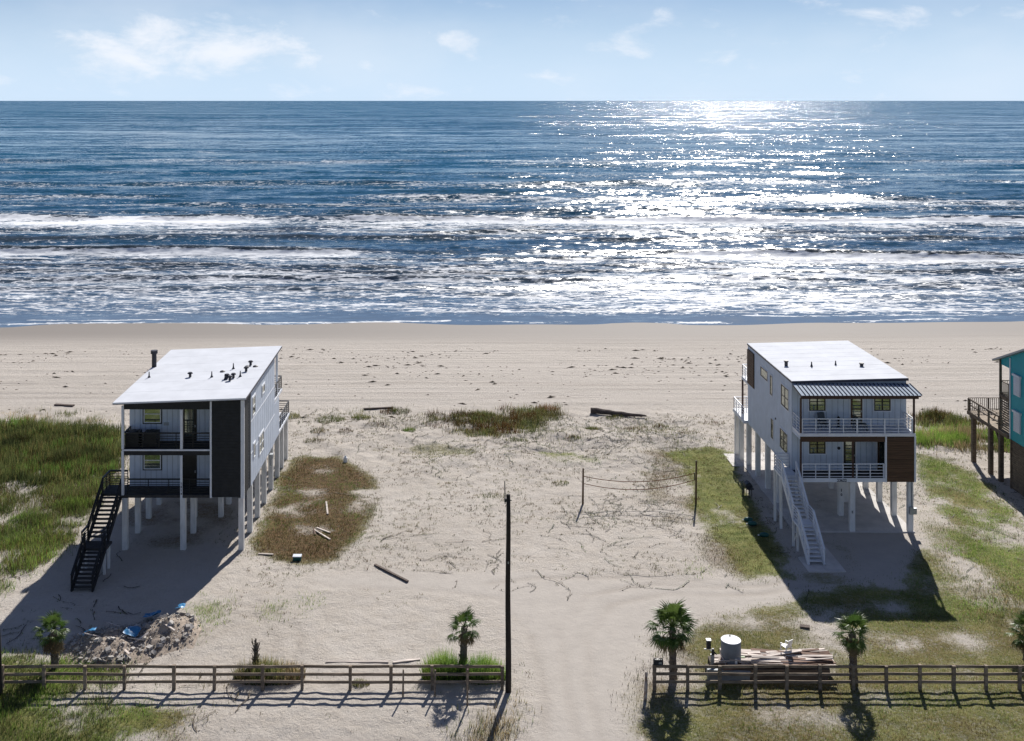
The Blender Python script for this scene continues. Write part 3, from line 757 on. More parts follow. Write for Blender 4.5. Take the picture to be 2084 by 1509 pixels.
# wrack and clods on the beach
px, py = scatter(zone((-100, 692), (2200, 692), (2200, 850), (-100, 850)), 0.95)
band = np.exp(-((py - 122) / 7.0) ** 2) + 0.06 + 0.35 * np.exp(-((py - 103) / 3.0) ** 2)
k = (rng.random(len(px)) < band) & (fbm(px * 0.12, py * 0.25, 541, 3) > 0.44)
px, py = px[k], py[k]; n = len(px)
sz = rng.uniform(0.03, 0.11, n) * rng.choice([1, 1, 1, 2.0], n); el_ = rng.uniform(1.2, 3.2, n); ang = rng.normal(0, 0.5, n); zz = terrain(px, py)
v = np.zeros((n, 5, 3))
for i, (a_, b_) in enumerate(((-1, 0), (0, -0.5), (1, 0.1), (0.1, 0.55))):
    ux = a_ * sz * el_; uy = b_ * sz
    v[:, i] = np.stack([px + ux * np.cos(ang) - uy * np.sin(ang), py + ux * np.sin(ang) + uy * np.cos(ang), zz - 0.01], 1)
v[:, 4] = np.stack([px + rng.normal(0, 0.03, n), py, zz + sz * 0.7], 1)
f = (np.arange(n)[:, None, None] * 5 + np.array([(0, 1, 4), (1, 2, 4), (2, 3, 4), (3, 0, 4)])[None]).reshape(-1, 3)
tag(link('seaweed_wrack', np_mesh('seaweed_wrack', v.reshape(-1, 3), f, M['wrack'])), 'dark scraps of seaweed strewn along the beach', 'seaweed', kind='stuff')

# ------------------------------------------------------------------ builders shared by the houses
def window(root, plane, a0, a1, z0, z1, c, out, cols=1, rows=2, trim='frame_black', tw=0.07, border=None, depth=0.05):
    """plane 'x': opening in a wall x=c, a runs along y; plane 'y': wall y=c, a runs along x; out = outward sign"""
    def bx(m_, u0, u1, w0, w1, d0, d1):
        lo, hi = sorted((c + out * d0, c + out * d1))
        if plane == 'x': m_.box(lo, hi, u0, u1, w0, w1)
        else: m_.box(u0, u1, lo, hi, w0, w1)
    fr = MB()
    bx(fr, a0, a0 + tw, z0, z1, 0, depth); bx(fr, a1 - tw, a1, z0, z1, 0, depth)
    bx(fr, a0 + tw, a1 - tw, z0, z0 + tw, 0, depth); bx(fr, a0 + tw, a1 - tw, z1 - tw, z1, 0, depth)
    us_ = [a0 + tw + (a1 - a0 - 2 * tw) * i / cols for i in range(cols + 1)]
    ws_ = [z0 + tw + (z1 - z0 - 2 * tw) * i / rows for i in range(rows + 1)]
    for u in us_[1:-1]: bx(fr, u - 0.045, u + 0.045, z0 + tw, z1 - tw, 0, depth - 0.004)
    for w_ in ws_[1:-1]: bx(fr, a0 + tw, a1 - tw, w_ - 0.025, w_ + 0.025, 0, depth - 0.008)
    f_ = fr.build('window', M[trim], root)
    for i in range(cols):
        for j in range(rows):
            p = MB(); bx(p, us_[i] + 0.002, us_[i + 1] - 0.002, ws_[j] + 0.002, ws_[j + 1] - 0.002, 0.016, 0.026); p.build('pane', M['pane_glass'], f_)
    if border:
        t = MB(); g = 0.07
        bx(t, a0 - g, a0 - 0.002, z0 - g, z1 + g, 0, depth - 0.012); bx(t, a1 + 0.002, a1 + g, z0 - g, z1 + g, 0, depth - 0.012)
        bx(t, a0, a1, z0 - g, z0 - 0.002, 0, depth - 0.012); bx(t, a0, a1, z1 + 0.002, z1 + g, 0, depth - 0.012)
        t.build('trim', M[border], f_)
    return f_


def boards(wall, plane, a0, a1, z0, z1f, c, out, w, m_, name='board', t=0.022, gap=0.04):
    """vertical boards, each a piece of its own, proud of the wall"""
    n = max(1, round((a1 - a0) / w)); w = (a1 - a0) / n
    for i in range(n):
        u0 = a0 + i * w + gap / 2; u1 = a0 + (i + 1) * w - gap / 2
        lo, hi = sorted((c + out * 0.002, c + out * t)); b_ = MB()
        if plane == 'x': b_.hexa([(lo, u0, z0), (hi, u0, z0), (hi, u1, z0), (lo, u1, z0)], [(lo, u0, z1f(u0)), (hi, u0, z1f(u0)), (hi, u1, z1f(u1)), (lo, u1, z1f(u1))])
        else: b_.hexa([(u0, lo, z0), (u1, lo, z0), (u1, hi, z0), (u0, hi, z0)], [(u0, lo, z1f(u0)), (u1, lo, z1f(u1)), (u1, hi, z1f(u1)), (u0, hi, z1f(u0))])
        b_.build(name, m_, wall)


def rail_run(root, p, q, hs, m_, sp=0.95, bar=0.035, post=0.05, h=0.98, top=0.06, thick_every=0):
    """railing between two deck points: an Empty part with posts and rails as its pieces"""
    r = empty('railing'); r.parent = root
    p = Vector(p); q = Vector(q); ln = (Vector((q.x, q.y, 0)) - Vector((p.x, p.y, 0))).length; n = max(1, round(ln / sp))
    for i in range(n + 1):
        a = p.lerp(q, i / n); t = post * (1.7 if thick_every and i % thick_every == 0 else 1)
        MB().box(a.x - t / 2, a.x + t / 2, a.y - t / 2, a.y + t / 2, a.z + 0.004, a.z + h - 0.004).build('baluster', m_, r)
    for k_ in hs:
        th = top if k_ == max(hs) else bar
        MB().bar(p + Vector((0, 0, k_)), q + Vector((0, 0, k_)), th, th).build('rail', m_, r)
    return r


def stilt(root, x_, y_, top, s=0.34, m_='stilt_paint', base=None):
    zb = (tz(x_, y_) if base is None else base) - 0.25
    MB().box(x_ - s / 2, x_ + s / 2, y_ - s / 2, y_ + s / 2, zb, top).build('stilt', M[m_], root)


def flight(root, x0, x1, ya, za, yb, zb, n, m_tread, m_str, hr, m_rail, name='staircase'):
    """straight flight from (ya, za) down to (yb, zb) towards the camera, with stringers and sloping rails"""
    st_ = empty(name); st_.parent = root
    for i in range(n):
        t = (i + 1) / (n + 1); yy = ya + (yb - ya) * t; zz = za + (zb - za) * t
        MB().box(x0 + 0.05, x1 - 0.05, yy - 0.13, yy + 0.13, zz - 0.025, zz + 0.025).build('tread', M[m_tread], st_)
    for xs_ in (x0, x1):
        MB().bar((xs_, ya, za - 0.1), (xs_, yb, zb - 0.02), 0.07, 0.32).build('stringer', M[m_str], st_)
        for k_ in hr:
            th = 0.11 if k_ == max(hr) else 0.045
            MB().bar((xs_, ya, za + k_), (xs_, yb, zb + k_), th, th).build('handrail', M[m_rail], st_)
        for t in (0.02, 0.34, 0.66, 0.98):
            yy = ya + (yb - ya) * t; zz = za + (zb - za) * t
            MB().box(xs_ - 0.045, xs_ + 0.045, yy - 0.045, yy + 0.045, zz - 0.1, zz + max(hr) - 0.02).build('newel', M[m_rail], st_)
    return st_


def text_mesh(body, size, material, name):
    c_ = bpy.data.curves.new(name, 'FONT'); c_.body = body; c_.size = size; c_.align_x = 'CENTER'; c_.extrude = 0.012; c_.offset = size * 0.02
    o = bpy.data.objects.new(name, c_); COL.objects.link(o)
    me_ = bpy.data.meshes.new_from_object(o.evaluated_get(bpy.context.evaluated_depsgraph_get()))
    bpy.data.objects.remove(o); me_.materials.clear(); me_.materials.append(material); me_.name = name
    return me_


def lettering(root, body, size, at, material='sign_dark', name='number'):
    o = link(name, text_mesh(body, size, M[material], name), root)
    o.location = Vector(at) - Vector(root.location); o.rotation_euler = (R(90), 0, 0)
    return o


# ------------------------------------------------------------------ house with brown panels (right)
H = empty('beach_house', (22.66, 72.5, 0))
tag(H, 'white stilt beach house with brown wood panel, white outdoor stair and blue metal porch roof', 'house')
XL, XR, YF, YB, YP = 22.66, 30.5, 74.2, 85.6, 72.45
rz = lambda x_: 9.62 + 0.022 * (x_ - XL)
wall = MB().hexa([(XL, YF, 3.48), (XR, YF, 3.48), (XR, YB, 3.48), (XL, YB, 3.48)], [(XL, YF, rz(XL)), (XR, YF, rz(XR)), (XR, YB, rz(XR)), (XL, YB, rz(XL))]).build('wall', M['wall_groove_shade'], H)
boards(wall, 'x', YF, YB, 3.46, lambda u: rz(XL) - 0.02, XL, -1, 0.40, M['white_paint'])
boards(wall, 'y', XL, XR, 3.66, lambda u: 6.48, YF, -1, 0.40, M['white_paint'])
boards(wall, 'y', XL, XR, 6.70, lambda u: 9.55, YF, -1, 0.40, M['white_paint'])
roof = MB().hexa([(XL - .06, YF - .12, rz(XL) + .002), (XR + .12, YF - .12, rz(XR) + .002), (XR + .12, YB + .1, rz(XR) + .002), (XL - .06, YB + .1, rz(XL) + .002)],
                 [(XL - .06, YF - .12, rz(XL) + .12), (XR + .12, YF - .12, rz(XR) + .16), (XR + .12, YB + .1, rz(XR) + .16), (XL - .06, YB + .1, rz(XL) + .12)]).build('roof', M['roof_edge'], H)
n = 9
for i in range(n):
    y0 = YF - .10 + (YB - YF + .18) * i / n; y1 = YF - .10 + (YB - YF + .18) * (i + 1) / n - 0.025
    MB().hexa([(XL - .04, y0, rz(XL) + .124), (XR + .10, y0, rz(XR) + .164), (XR + .10, y1, rz(XR) + .164), (XL - .04, y1, rz(XL) + .124)],
              [(XL - .04, y0, rz(XL) + .15), (XR + .10, y0, rz(XR) + .19), (XR + .10, y1, rz(XR) + .19), (XL - .04, y1, rz(XL) + .15)]).build('roof_panel', M['roof_white'], roof)
for px, py, tall in ((1600, 737, 0), (1651.7, 740, 1), (1700.6, 738, 1), (1753.5, 742, 0)):
    zr = rz(26) + 0.16; a, b_ = W(px, py + 6, zr)
    v = MB()
    if tall: v.tube([(a, b_, zr - .05), (a, b_, zr + .16), (a, b_, zr + .34)], [.11, .05, .04], 8)
    else: v.tube([(a, b_, zr - .05), (a, b_, zr + .24)], .12, 10).tube([(a, b_, zr + .24), (a, b_, zr + .32)], .17, 10)
    v.build('roof_vent', M['vent_dark'], roof)
# metal porch roof: every standing seam panel
pr = MB().hexa([(XL, YP - .3, 9.20), (XR + .15, YP - .3, 9.20), (XR + .15, YF - .13, 9.46), (XL, YF - .13, 9.46)], [(XL, YP - .3, 9.30), (XR + .15, YP - .3, 9.30), (XR + .15, YF - .13, 9.56), (XL, YF - .13, 9.56)]).build('porch_roof', M['brown_post'], H)
n = 29; wdt = (XR + .2 - XL) / n
for i in range(n):
    x0 = XL + i * wdt
    p = MB().hexa([(x0, YP - .36, 9.304), (x0 + wdt - .035, YP - .36, 9.304), (x0 + wdt - .035, YF - .135, 9.564), (x0, YF - .135, 9.564)],
                  [(x0, YP - .36, 9.325), (x0 + wdt - .035, YP - .36, 9.325), (x0 + wdt - .035, YF - .135, 9.585), (x0, YF - .135, 9.585)])
    p.build('roof_panel', M['metal_roof'], pr)
    MB().bar((x0 + wdt - .0175, YP - .36, 9.345), (x0 + wdt - .0175, YF - .135, 9.605), .04, .08).build('seam', M['metal_seam'], pr)
MB().box(XL + .02, XR + .05, YP - .18, YP - .05, 9.04, 9.196).build('porch_beam', M['brown_post'], H)
# decks
MB().box(XL, XR - .1, YP, YF - .03, 6.50, 6.64).build('deck', M['white_trim'], H)
MB().box(XL, XR - .1, YP + .01, YF - .03, 6.644, 6.68).build('deck', M['white_trim'], H)
MB().box(XL, XR - .1, YP - .045, YP - .003, 6.49, 6.70).build('fascia', M['white_trim'], H)
MB().box(XL + .02, 28.33, YP - .03, YP + .12, 6.13, 6.486).build('header_board', M['brown_wood'], H)
MB().box(XL, XR - .1, YP, YF - .03, 3.45, 3.62).build('deck', M['white_trim'], H)
MB().box(XL + .05, XR - .1, YP + .02, YF - .03, 3.624, 3.66).build('deck', M['dark_deck'], H)
MB().box(XL, 28.36, YP - .045, YP - .003, 3.44, 3.70).build('fascia', M['white_trim'], H)
# brown plank panel with pale corner trims
pan = MB().box(28.47, 30.30, YP - .005, YP + .12, 3.44, 6.47).build('panel', M['frame_black'], H)
zz = 3.445; i = 0
for hgt_ in (.30, .31, .29, .30, .31, .30, .30, .31, .29, .31):
    MB().box(28.475, 30.295, YP - .045, YP - .009, zz, zz + hgt_ - .012).build('plank', M['brown_wood'], pan); zz += hgt_
for x0, x1 in ((28.36, 28.466), (30.304, 30.42)):
    MB().box(x0, x1, YP - .06, YP + .1, 3.43, 6.485).build('corner_trim', M['white_trim'], H)
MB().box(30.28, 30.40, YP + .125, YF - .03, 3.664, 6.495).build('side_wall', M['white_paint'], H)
# posts
for x_, z0, z1 in ((XL + .07, 3.664, 6.126), (XL + .07, 6.684, 9.036), (26.22, 3.664, 6.126), (XR - .18, 6.684, 9.036)):
    MB().box(x_ - .055, x_ + .055, YP + .004, YP + .115, z0, z1).build('porch_post', M['brown_post'], H)
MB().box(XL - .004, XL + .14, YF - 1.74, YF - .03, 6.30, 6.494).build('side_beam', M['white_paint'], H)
# railings
RH = (.12, .33, .54, .75, .96)
rail_run(H, (XL + .16, YP + .06, 6.684), (XR - .3, YP + .06, 6.684), RH, M['white_trim'], .94, thick_every=2)
rail_run(H, (XL + .05, YP + .16, 6.684), (XL + .05, YF - .1, 6.684), RH, M['white_trim'], .8)
rail_run(H, (XR - .18, YP + .16, 6.684), (XR - .18, YF - .1, 6.684), RH, M['white_trim'], .8)
rail_run(H, (XL + .16, YP + .06, 3.664), (28.3, YP + .06, 3.664), RH, M['white_trim'], .94, thick_every=2)
# openings: front
for a0, z0, z1 in ((23.82, 7.72, 8.98), (28.28, 7.72, 8.98), (23.82, 4.78, 6.0)):
    window(H, 'y', a0, a0 + 1.12, z0, z1, YF - .022, -1, 2, 2, tw=.07, border='white_trim')


def panel_door(root, x0, x1, z0, z1, y_, m_, panes, zlo=.12):
    d = MB().box(x0, x1, y_ - .06, y_, z0, z1).build('door', M[m_], root)
    hh = (z1 - z0 - zlo - .1) / panes
    for i in range(panes):
        MB().box(x0 + .13, x1 - .13, y_ - .072, y_ - .061, z0 + zlo + i * hh + .04, z0 + zlo + (i + 1) * hh - .02).build('pane', M['pane_glass'], d)
    MB().box(x1 - .1, x1 - .05, y_ - .11, y_ - .061, z0 + .95, z0 + 1.07).build('handle', M['galvanised'], d)
    MB().box(x0 - .09, x0 - .003, y_ - .05, y_, z0, z1 + .09).box(x1 + .003, x1 + .09, y_ - .05, y_, z0, z1 + .09).box(x0, x1, y_ - .05, y_, z1 + .003, z1 + .09).build('door_frame', M['white_trim'], d)
    return d


panel_door(H, 26.18, 26.98, 3.664, 5.95, YF - .024, 'door_black', 4)
panel_door(H, 26.66, 27.46, 6.684, 8.95, YF - .024, 'brown_wood', 4)
panel_door(H, 28.5, 29.2, 3.664, 5.95, YF - .024, 'brown_wood', 1)
MB().tube([(25.86, YF - .03, 5.15), (25.86, YF - .06, 5.15)], .11, 12).build('oval_plaque', M['sign_dark'], H)
# openings: side
for y0, y1, z0, z1, cols, rows in ((74.85, 76.55, 7.5, 8.95, 2, 2), (75.1, 76.8, 4.42, 5.76, 2, 2), (78.75, 79.3, 7.48, 8.88, 1, 1), (78.5, 79.05, 4.38, 5.78, 1, 1), (80.0, 81.8, 8.2, 8.9, 1, 1)):
    window(H, 'x', y0, y1, z0, z1, XL - .022, -1, cols, rows, tw=.07, border='white_trim')
sc = MB().box(XL - .06, XL - .024, 83.65, 85.58, 6.68, 9.38).build('screen', M['frame_black'], H)
for i in range(13):
    z0 = 6.69 + i * .207
    MB().box(XL - .095, XL - .062, 83.66, 85.57, z0, z0 + .185).build('slat', M['brown_wood'], sc)
MB().box(XL - .07, XL - .024, 77.9, 78.02, 6.0, 6.12).build('wall_light', M['dark_plastic'], H)
# sea side decks
MB().box(XL, XR, YB + .004, 87.6, 6.45, 6.68).build('deck', M['white_trim'], H)
MB().box(XL - .35, XR, YB + .004, 89.0, 3.42, 3.66).build('deck', M['white_trim'], H)
rail_run(H, (XL + .05, 85.75, 6.684), (XL + .05, 87.5, 6.684), RH, M['white_trim'], .9)
rail_run(H, (XL + .05, 87.5, 6.684), (XR - .05, 87.5, 6.684), RH, M['white_trim'], 1.0)
rail_run(H, (XL - .28, 85.75, 3.664), (XL - .28, 88.9, 3.664), RH, M['white_trim'], .9)
rail_run(H, (XL - .28, 88.9, 3.664), (XR - .05, 88.9, 3.664), RH, M['white_trim'], 1.0)
MB().box(XL + .0, XL + .13, 87.45, 87.58, 3.664, 6.446).build('porch_post', M['brown_post'], H)
# stilts
for y_ in (72.75, 75.5, 78.1, 80.75, 83.4, 85.9, 88.6):
    stilt(H, 30.15, y_, 3.43, base=0)
for y_ in (77.9, 80.7, 83.4, 86.0): stilt(H, 22.84, y_, 3.43, base=0)
stilt(H, 22.55, 88.6, 3.40, base=0); stilt(H, 22.55, 87.2, 3.40, base=0)
for x_, y_ in ((26.25, 72.75), (26.45, 75.5), (27.7, 78.1), (27.6, 80.75), (26.3, 83.4), (24.9, 80.75), (26.3, 86.2)): stilt(H, x_, y_, 3.43, base=0)
for x_ in (24.15, 24.55): stilt(H, x_, 78.0, 3.43, .16, base=0)
MB().box(30.02, 30.28, 72.42, 72.575, 1.25, 1.75).build('meter_box', M['galvanised'], H)
MB().box(30.325, 30.56, 72.6, 72.8, 1.2, 1.6).build('meter_box', M['galvanised'], H)
MB().tube([(30.2, 72.54, 1.76), (30.2, 72.54, 3.42)], .035, 8).build('conduit', M['galvanised'], H)
lettering(H, '23622', .26, (25.45, YP - .05, 3.47))
lettering(H, 'E', .22, (26.22, 72.57, 1.3)); lettering(H, 'I', .28, (26.45, 75.32, 1.75)); lettering(H, '0', .24, (26.45, 75.32, 1.45))
# stair: landing, upper flight, mid landing, lower flight
SX0, SX1 = 21.62, 22.58
MB().box(21.55, 22.655, 73.05, 74.75, 3.50, 3.66).build('landing', M['white_trim'], H)
rail_run(H, (21.6, 73.1, 3.664), (21.6, 74.7, 3.664), RH, M['white_trim'], .8, bar=.06)
rail_run(H, (21.6, 74.7, 3.664), (22.6, 74.7, 3.664), RH, M['white_trim'], .8)
flight(H, SX0, SX1, 73.05, 3.66, 70.55, 1.72, 10, 'white_trim', 'white_trim', (.2, .5, .95), 'white_trim')
MB().box(21.56, 22.64, 69.45, 70.55, 1.60, 1.72).build('landing', M['white_trim'], H)
for xs_ in (SX0, SX1): rail_run(H, (xs_, 69.45, 1.724), (xs_, 70.55, 1.724), (.2, .4, .6, .78, .96), M['white_trim'], .9)
flight(H, SX0, SX1, 69.45, 1.72, 67.35, 0.06, 8, 'white_trim', 'white_trim', (.2, .5, .95), 'white_trim')
for y_ in (74.6, 73.2): MB().box(21.53, 21.68, y_ - .075, y_ + .075, -.2, 3.49).build('stair_post', M['stilt_paint'], H)
for y_ in (70.45, 69.55):
    MB().box(21.545, 21.675, y_ - .065, y_ + .065, -.2, 1.59).build('stair_post', M['stilt_paint'], H)
MB().bar((21.61, 70.3, .3), (21.61, 69.6, 1.3), .05, .05).build('brace', M['stilt_paint'], H)

pad = MB().box(22.35, 30.42, 72.55, 88.9, -.3, .06).build('concrete_pad', M['concrete']); tag(pad, 'grey concrete slab under the brown panelled house', kind='structure')
pad = MB().box(21.45, 22.345, 85.6, 88.6, -.3, .06).build('concrete_pad', M['concrete']); tag(pad, 'grey concrete slab under the sea side deck', kind='structure')
pad = MB().box(21.32, 22.44, 66.4, 68.6, -.3, .05).box(22.455, 23.62, 66.4, 70.6, -.3, .05).build('concrete_pad', M['concrete']); tag(pad, 'pale concrete pad at the foot of the white stair', kind='structure')


def patio_chair(loc, rz_, mname, label):
    t = empty('patio_chair', loc, rz_); tag(t, label, 'chair'); o = tuple(loc); m_ = M[mname]

    def P(mb, nm): return link(nm, mb.mesh(nm, m_), t)
    P(MB().hexa([(-.27, -.28, .36), (.27, -.28, .36), (.27, .24, .30), (-.27, .24, .30)], [(-.27, -.28, .40), (.27, -.28, .40), (.27, .24, .34), (-.27, .24, .34)]), 'seat')
    P(MB().hexa([(-.27, .22, .32), (.27, .22, .32), (.27, .26, .32), (-.27, .26, .32)], [(-.25, .42, .98), (.25, .42, .98), (.25, .46, .98), (-.25, .46, .98)]), 'backrest')
    for sx in (-1, 1):
        P(MB().box(sx * .3 - .03, sx * .3 + .03, -.3, .32, .56, .60), 'armrest')
        for yy in (-.26, .24): P(MB().box(sx * .3 - .025, sx * .3 + .025, yy - .03, yy + .03, 0.004, .555), 'leg')
    return t


patio_chair((24.62, 73.55, 6.684), R(10), 'chair_grey', 'dark grey patio chair on the upper porch left of its door')
t = empty('side_table', (26.95, 73.2, 6.684)); tag(t, 'low dark table on the upper porch before its door', 'table')
link('table_top', MB().box(-.45, .45, -.3, .3, .36, .41).mesh('table_top', M['chair_grey']), t)
for sx in (-1, 1):
    for sy in (-1, 1): link('leg', MB().box(sx * .38 - .03, sx * .38 + .03, sy * .24 - .03, sy * .24 + .03, .004, .358).mesh('leg', M['chair_grey']), t)
t = empty('lantern', (25.75, 73.9, 6.684)); tag(t, 'small dark lantern by the wall of the upper porch', 'lantern')
link('body', MB().tube([(0, 0, .004), (0, 0, .62)], [.09, .07], 8).mesh('body', M['dark_plastic']), t)
link('cap', MB().tube([(0, 0, .62), (0, 0, .74)], [.11, .02], 8).mesh('cap', M['dark_plastic']), t)

# ------------------------------------------------------------------ house with dark front (left)
H = empty('beach_house', (-21.9, 69.7, 0))
tag(H, 'white stilt beach house with black front panel, black stair and roof full of vents', 'house')
XL, XR, YP, YF, YB = -21.95, -14.05, 69.7, 71.4, 81.0
rz = lambda x_, y_: 9.66 + .036 * (x_ + 22.33) + .0135 * (y_ - 69.2)
wall = MB().hexa([(XL, YF, 3.4), (XR, YF, 3.4), (XR, YB, 3.4), (XL, YB, 3.4)], [(XL, YF, rz(XL, YF) - .17), (XR, YF, rz(XR, YF) - .17), (XR, YB, rz(XR, YB) - .17), (XL, YB, rz(XL, YB) - .17)]).build('wall', M['wall_groove_shade'], H)
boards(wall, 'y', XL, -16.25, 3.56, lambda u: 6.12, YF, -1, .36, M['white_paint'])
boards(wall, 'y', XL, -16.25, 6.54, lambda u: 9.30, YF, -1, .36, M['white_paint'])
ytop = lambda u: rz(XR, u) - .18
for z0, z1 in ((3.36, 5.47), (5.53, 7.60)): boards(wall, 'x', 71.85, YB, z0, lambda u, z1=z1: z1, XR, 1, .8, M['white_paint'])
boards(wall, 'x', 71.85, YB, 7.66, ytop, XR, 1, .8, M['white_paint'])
for z_ in (5.475, 7.605): MB().box(XR + .002, XR + .04, 71.85, YB, z_, z_ + .05).build('trim_band', M['white_trim'], wall)
# lower rear room runs further out under the upper deck
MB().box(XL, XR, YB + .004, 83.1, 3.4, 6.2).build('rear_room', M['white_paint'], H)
# roof
RX0, RX1, RY0, RY1 = -22.36, -13.82, 69.2, 83.1


def slab(mb, x0, x1, y0, y1, d0, d1):
    c4 = ((x0, y0), (x1, y0), (x1, y1), (x0, y1))
    return mb.hexa([(a, b_, rz(a, b_) + d0) for a, b_ in c4], [(a, b_, rz(a, b_) + d1) for a, b_ in c4])


roof = slab(MB(), RX0, RX1, RY0, RY1, -.15, -.03).build('roof', M['roof_edge'], H)
n = 6
for i in range(n):
    y0 = RY0 + (RY1 - RY0) * i / n; y1 = RY0 + (RY1 - RY0) * (i + 1) / n - .02
    slab(MB(), RX0 + .01, RX1 - .01, y0, y1, -.026, 0).build('roof_panel', M['roof_white'], roof)
MB().bar((RX0, RY0 - .02, rz(RX0, RY0) - .05), (RX1, RY0 - .02, rz(RX1, RY0) - .05), .03, .10).build('gutter', M['white_trim'], roof)
for px, py, kind in ((303.5, 763, 1), (387, 765, 0), (431, 767, 1), (453, 757, 2), (475, 752, 1), (458, 773, 1), (462, 771, 0), (468, 775, 0), (475, 770, 0), (489, 768, 1), (501, 758, 0), (510, 746, 0), (503, 749, 2), (520, 749, 2)):
    zr = 9.95; a, b_ = W(px, py, zr); zr = rz(a, b_); v = MB()
    if kind == 1: v.tube([(a, b_, zr - .03), (a, b_, zr + .12), (a, b_, zr + .40)], [.13, .05, .03], 8)
    elif kind == 0: v.tube([(a, b_, zr - .03), (a, b_, zr + .2)], .09, 10).tube([(a, b_, zr + .2), (a, b_, zr + .24), (a, b_, zr + .33)], [.10, .20, .12], 10)
    else: v.tube([(a, b_, zr - .03), (a, b_, zr + .05), (a, b_, zr + .09)], [.20, .18, .08], 9)
    v.build('roof_vent', M['vent_dark'], roof)
a, b_ = -22.1, 78.0
ch = MB().tube([(a - .1, b_, 6.8), (a - .1, b_, 10.75)], .17, 12).build('flue', M['vent_dark'], H); MB().tube([(a - .1, b_, 10.75), (a - .1, b_, 10.97)], .25, 12).build('flue_cap', M['vent_dark'], ch)
# black panel across the front right corner, lap boards each of their own
zt = lambda x_: rz(x_, YP) - .17
pan = MB().box(-16.12, -14.15, YP + .002, YF - .03, 3.42, 9.58).build('panel', M['black_siding'], H)
zz = 3.43
while zz < 9.5:
    MB().hexa([(-16.1, YP - .035, zz), (-14.26, YP - .035, zz), (-14.26, YP, zz), (-16.1, YP, zz)], [(-16.1, YP - .018, zz + .186), (-14.26, YP - .018, zz + .186), (-14.26, YP, zz + .186), (-16.1, YP, zz + .186)]).build('lap_board', M['black_siding'], pan)
    MB().hexa([(-14.148, YP + .1, zz), (-14.055, YP + .1, zz), (-14.055, 71.36, zz), (-14.148, 71.36, zz)], [(-14.148, YP + .1, zz + .186), (-14.075, YP + .1, zz + .186), (-14.075, 71.36, zz + .186), (-14.148, 71.36, zz + .186)]).build('lap_board', M['black_siding'], pan)
    zz += .2
boards(wall, 'x', 71.4, 71.84, 3.4, ytop, XR, 1, .44, M['black_siding'])
MB().box(-16.24, -16.125, YP - .06, YP + .1, 3.38, 9.70).build('corner_trim', M['white_trim'], H)
MB().box(-14.25, -14.03, YP - .06, YP + .09, 3.36, 9.72).build('corner_trim', M['white_trim'], H)
# headers, decks
MB().hexa([(-21.8, YP, 9.08), (-16.26, YP, 9.08), (-16.26, YP + .14, 9.08), (-21.8, YP + .14, 9.08)], [(-21.8, YP, zt(-21.8)), (-16.26, YP, zt(-16.26)), (-16.26, YP + .14, zt(-16.26)), (-21.8, YP + .14, zt(-21.8))]).build('header_board', M['black_siding'], H)
MB().box(-21.93, -16.26, YP, YF - .03, 6.40, 6.50).build('deck', M['white_trim'], H)
MB().box(-21.93, -16.26, YP + .03, YF - .03, 6.504, 6.53).build('deck', M['dark_deck'], H)
MB().box(-21.8, -16.26, YP + .02, YP + .14, 6.12, 6.396).build('header_board', M['black_siding'], H)
MB().box(-22.0, -16.26, YP, YF - .03, 3.38, 3.55).build('deck', M['dark_deck'], H)
for x_, z0, z1 in ((-21.87, 6.534, 9.3), (-18.08, 6.534, 9.076), (-21.87, 3.554, 6.396), (-18.08, 3.30, 6.116)):
    MB().box(x_ - .075, x_ + .075, YP - .04, YP + .12 - .14 * (z0 < 3.5), z0, z1).build('porch_post', M['white_trim'], H)
BR = (.12, .28, .44, .60, .76, .96)
rail_run(H, (-21.75, YP + .2, 6.534), (-16.3, YP + .2, 6.534), BR, M['black_rail'], 1.2, top=.08)
rail_run(H, (-21.85, YP + .2, 6.534), (-21.85, YF - .1, 6.534), BR, M['black_rail'], .8, top=.08)
rail_run(H, (-21.6, YP + .2, 3.554), (-16.3, YP + .2, 3.554), BR, M['black_rail'], 1.2, top=.08)
# openings
for z0, z1 in ((7.72, 8.9), (4.66, 5.84)): window(H, 'y', -21.0, -19.86, z0, z1, YF - .022, -1, 1, 2, tw=.06, trim='white_trim', border='frame_black')
d = MB().box(-18.45, -17.5, YF - .08, YF - .024, 6.534, 8.95).build('door', M['door_black'], H)
MB().box(-18.27, -17.68, YF - .092, YF - .081, 6.85, 8.8).build('pane', M['pane_glass'], d); MB().box(-17.62, -17.56, YF - .13, YF - .081, 7.45, 7.6).build('handle', M['galvanised'], d)
d = MB().box(-18.45, -17.5, YF - .08, YF - .024, 3.554, 5.95).build('door', M['door_black'], H); MB().box(-17.62, -17.56, YF - .13, YF - .081, 4.45, 4.6).build('handle', M['galvanised'], d)
MB().box(-19.68, -19.35, YF - .06, YF - .024, 7.55, 7.75).build('wall_box', M['galvanised'], H)
for y0, y1, z0, z1, cols, rows in ((72.3, 73.3, 7.85, 9.1, 1, 2), (75.8, 76.8, 8.35, 8.95, 1, 1), (72.65, 73.3, 4.95, 5.9, 1, 1), (74.7, 76.4, 4.45, 5.75, 2, 2)):
    window(H, 'x', y0, y1, z0, z1, XR + .022, 1, cols, rows, tw=.06, trim='white_trim', border='white_trim')
MB().box(XR + .04, XR + .30, 78.6, 79.0, 2.95, 3.25).box(XR + .06, XR + .2, 78.7, 78.9, 2.4, 2.95).build('meter_box', M['galvanised'], H)
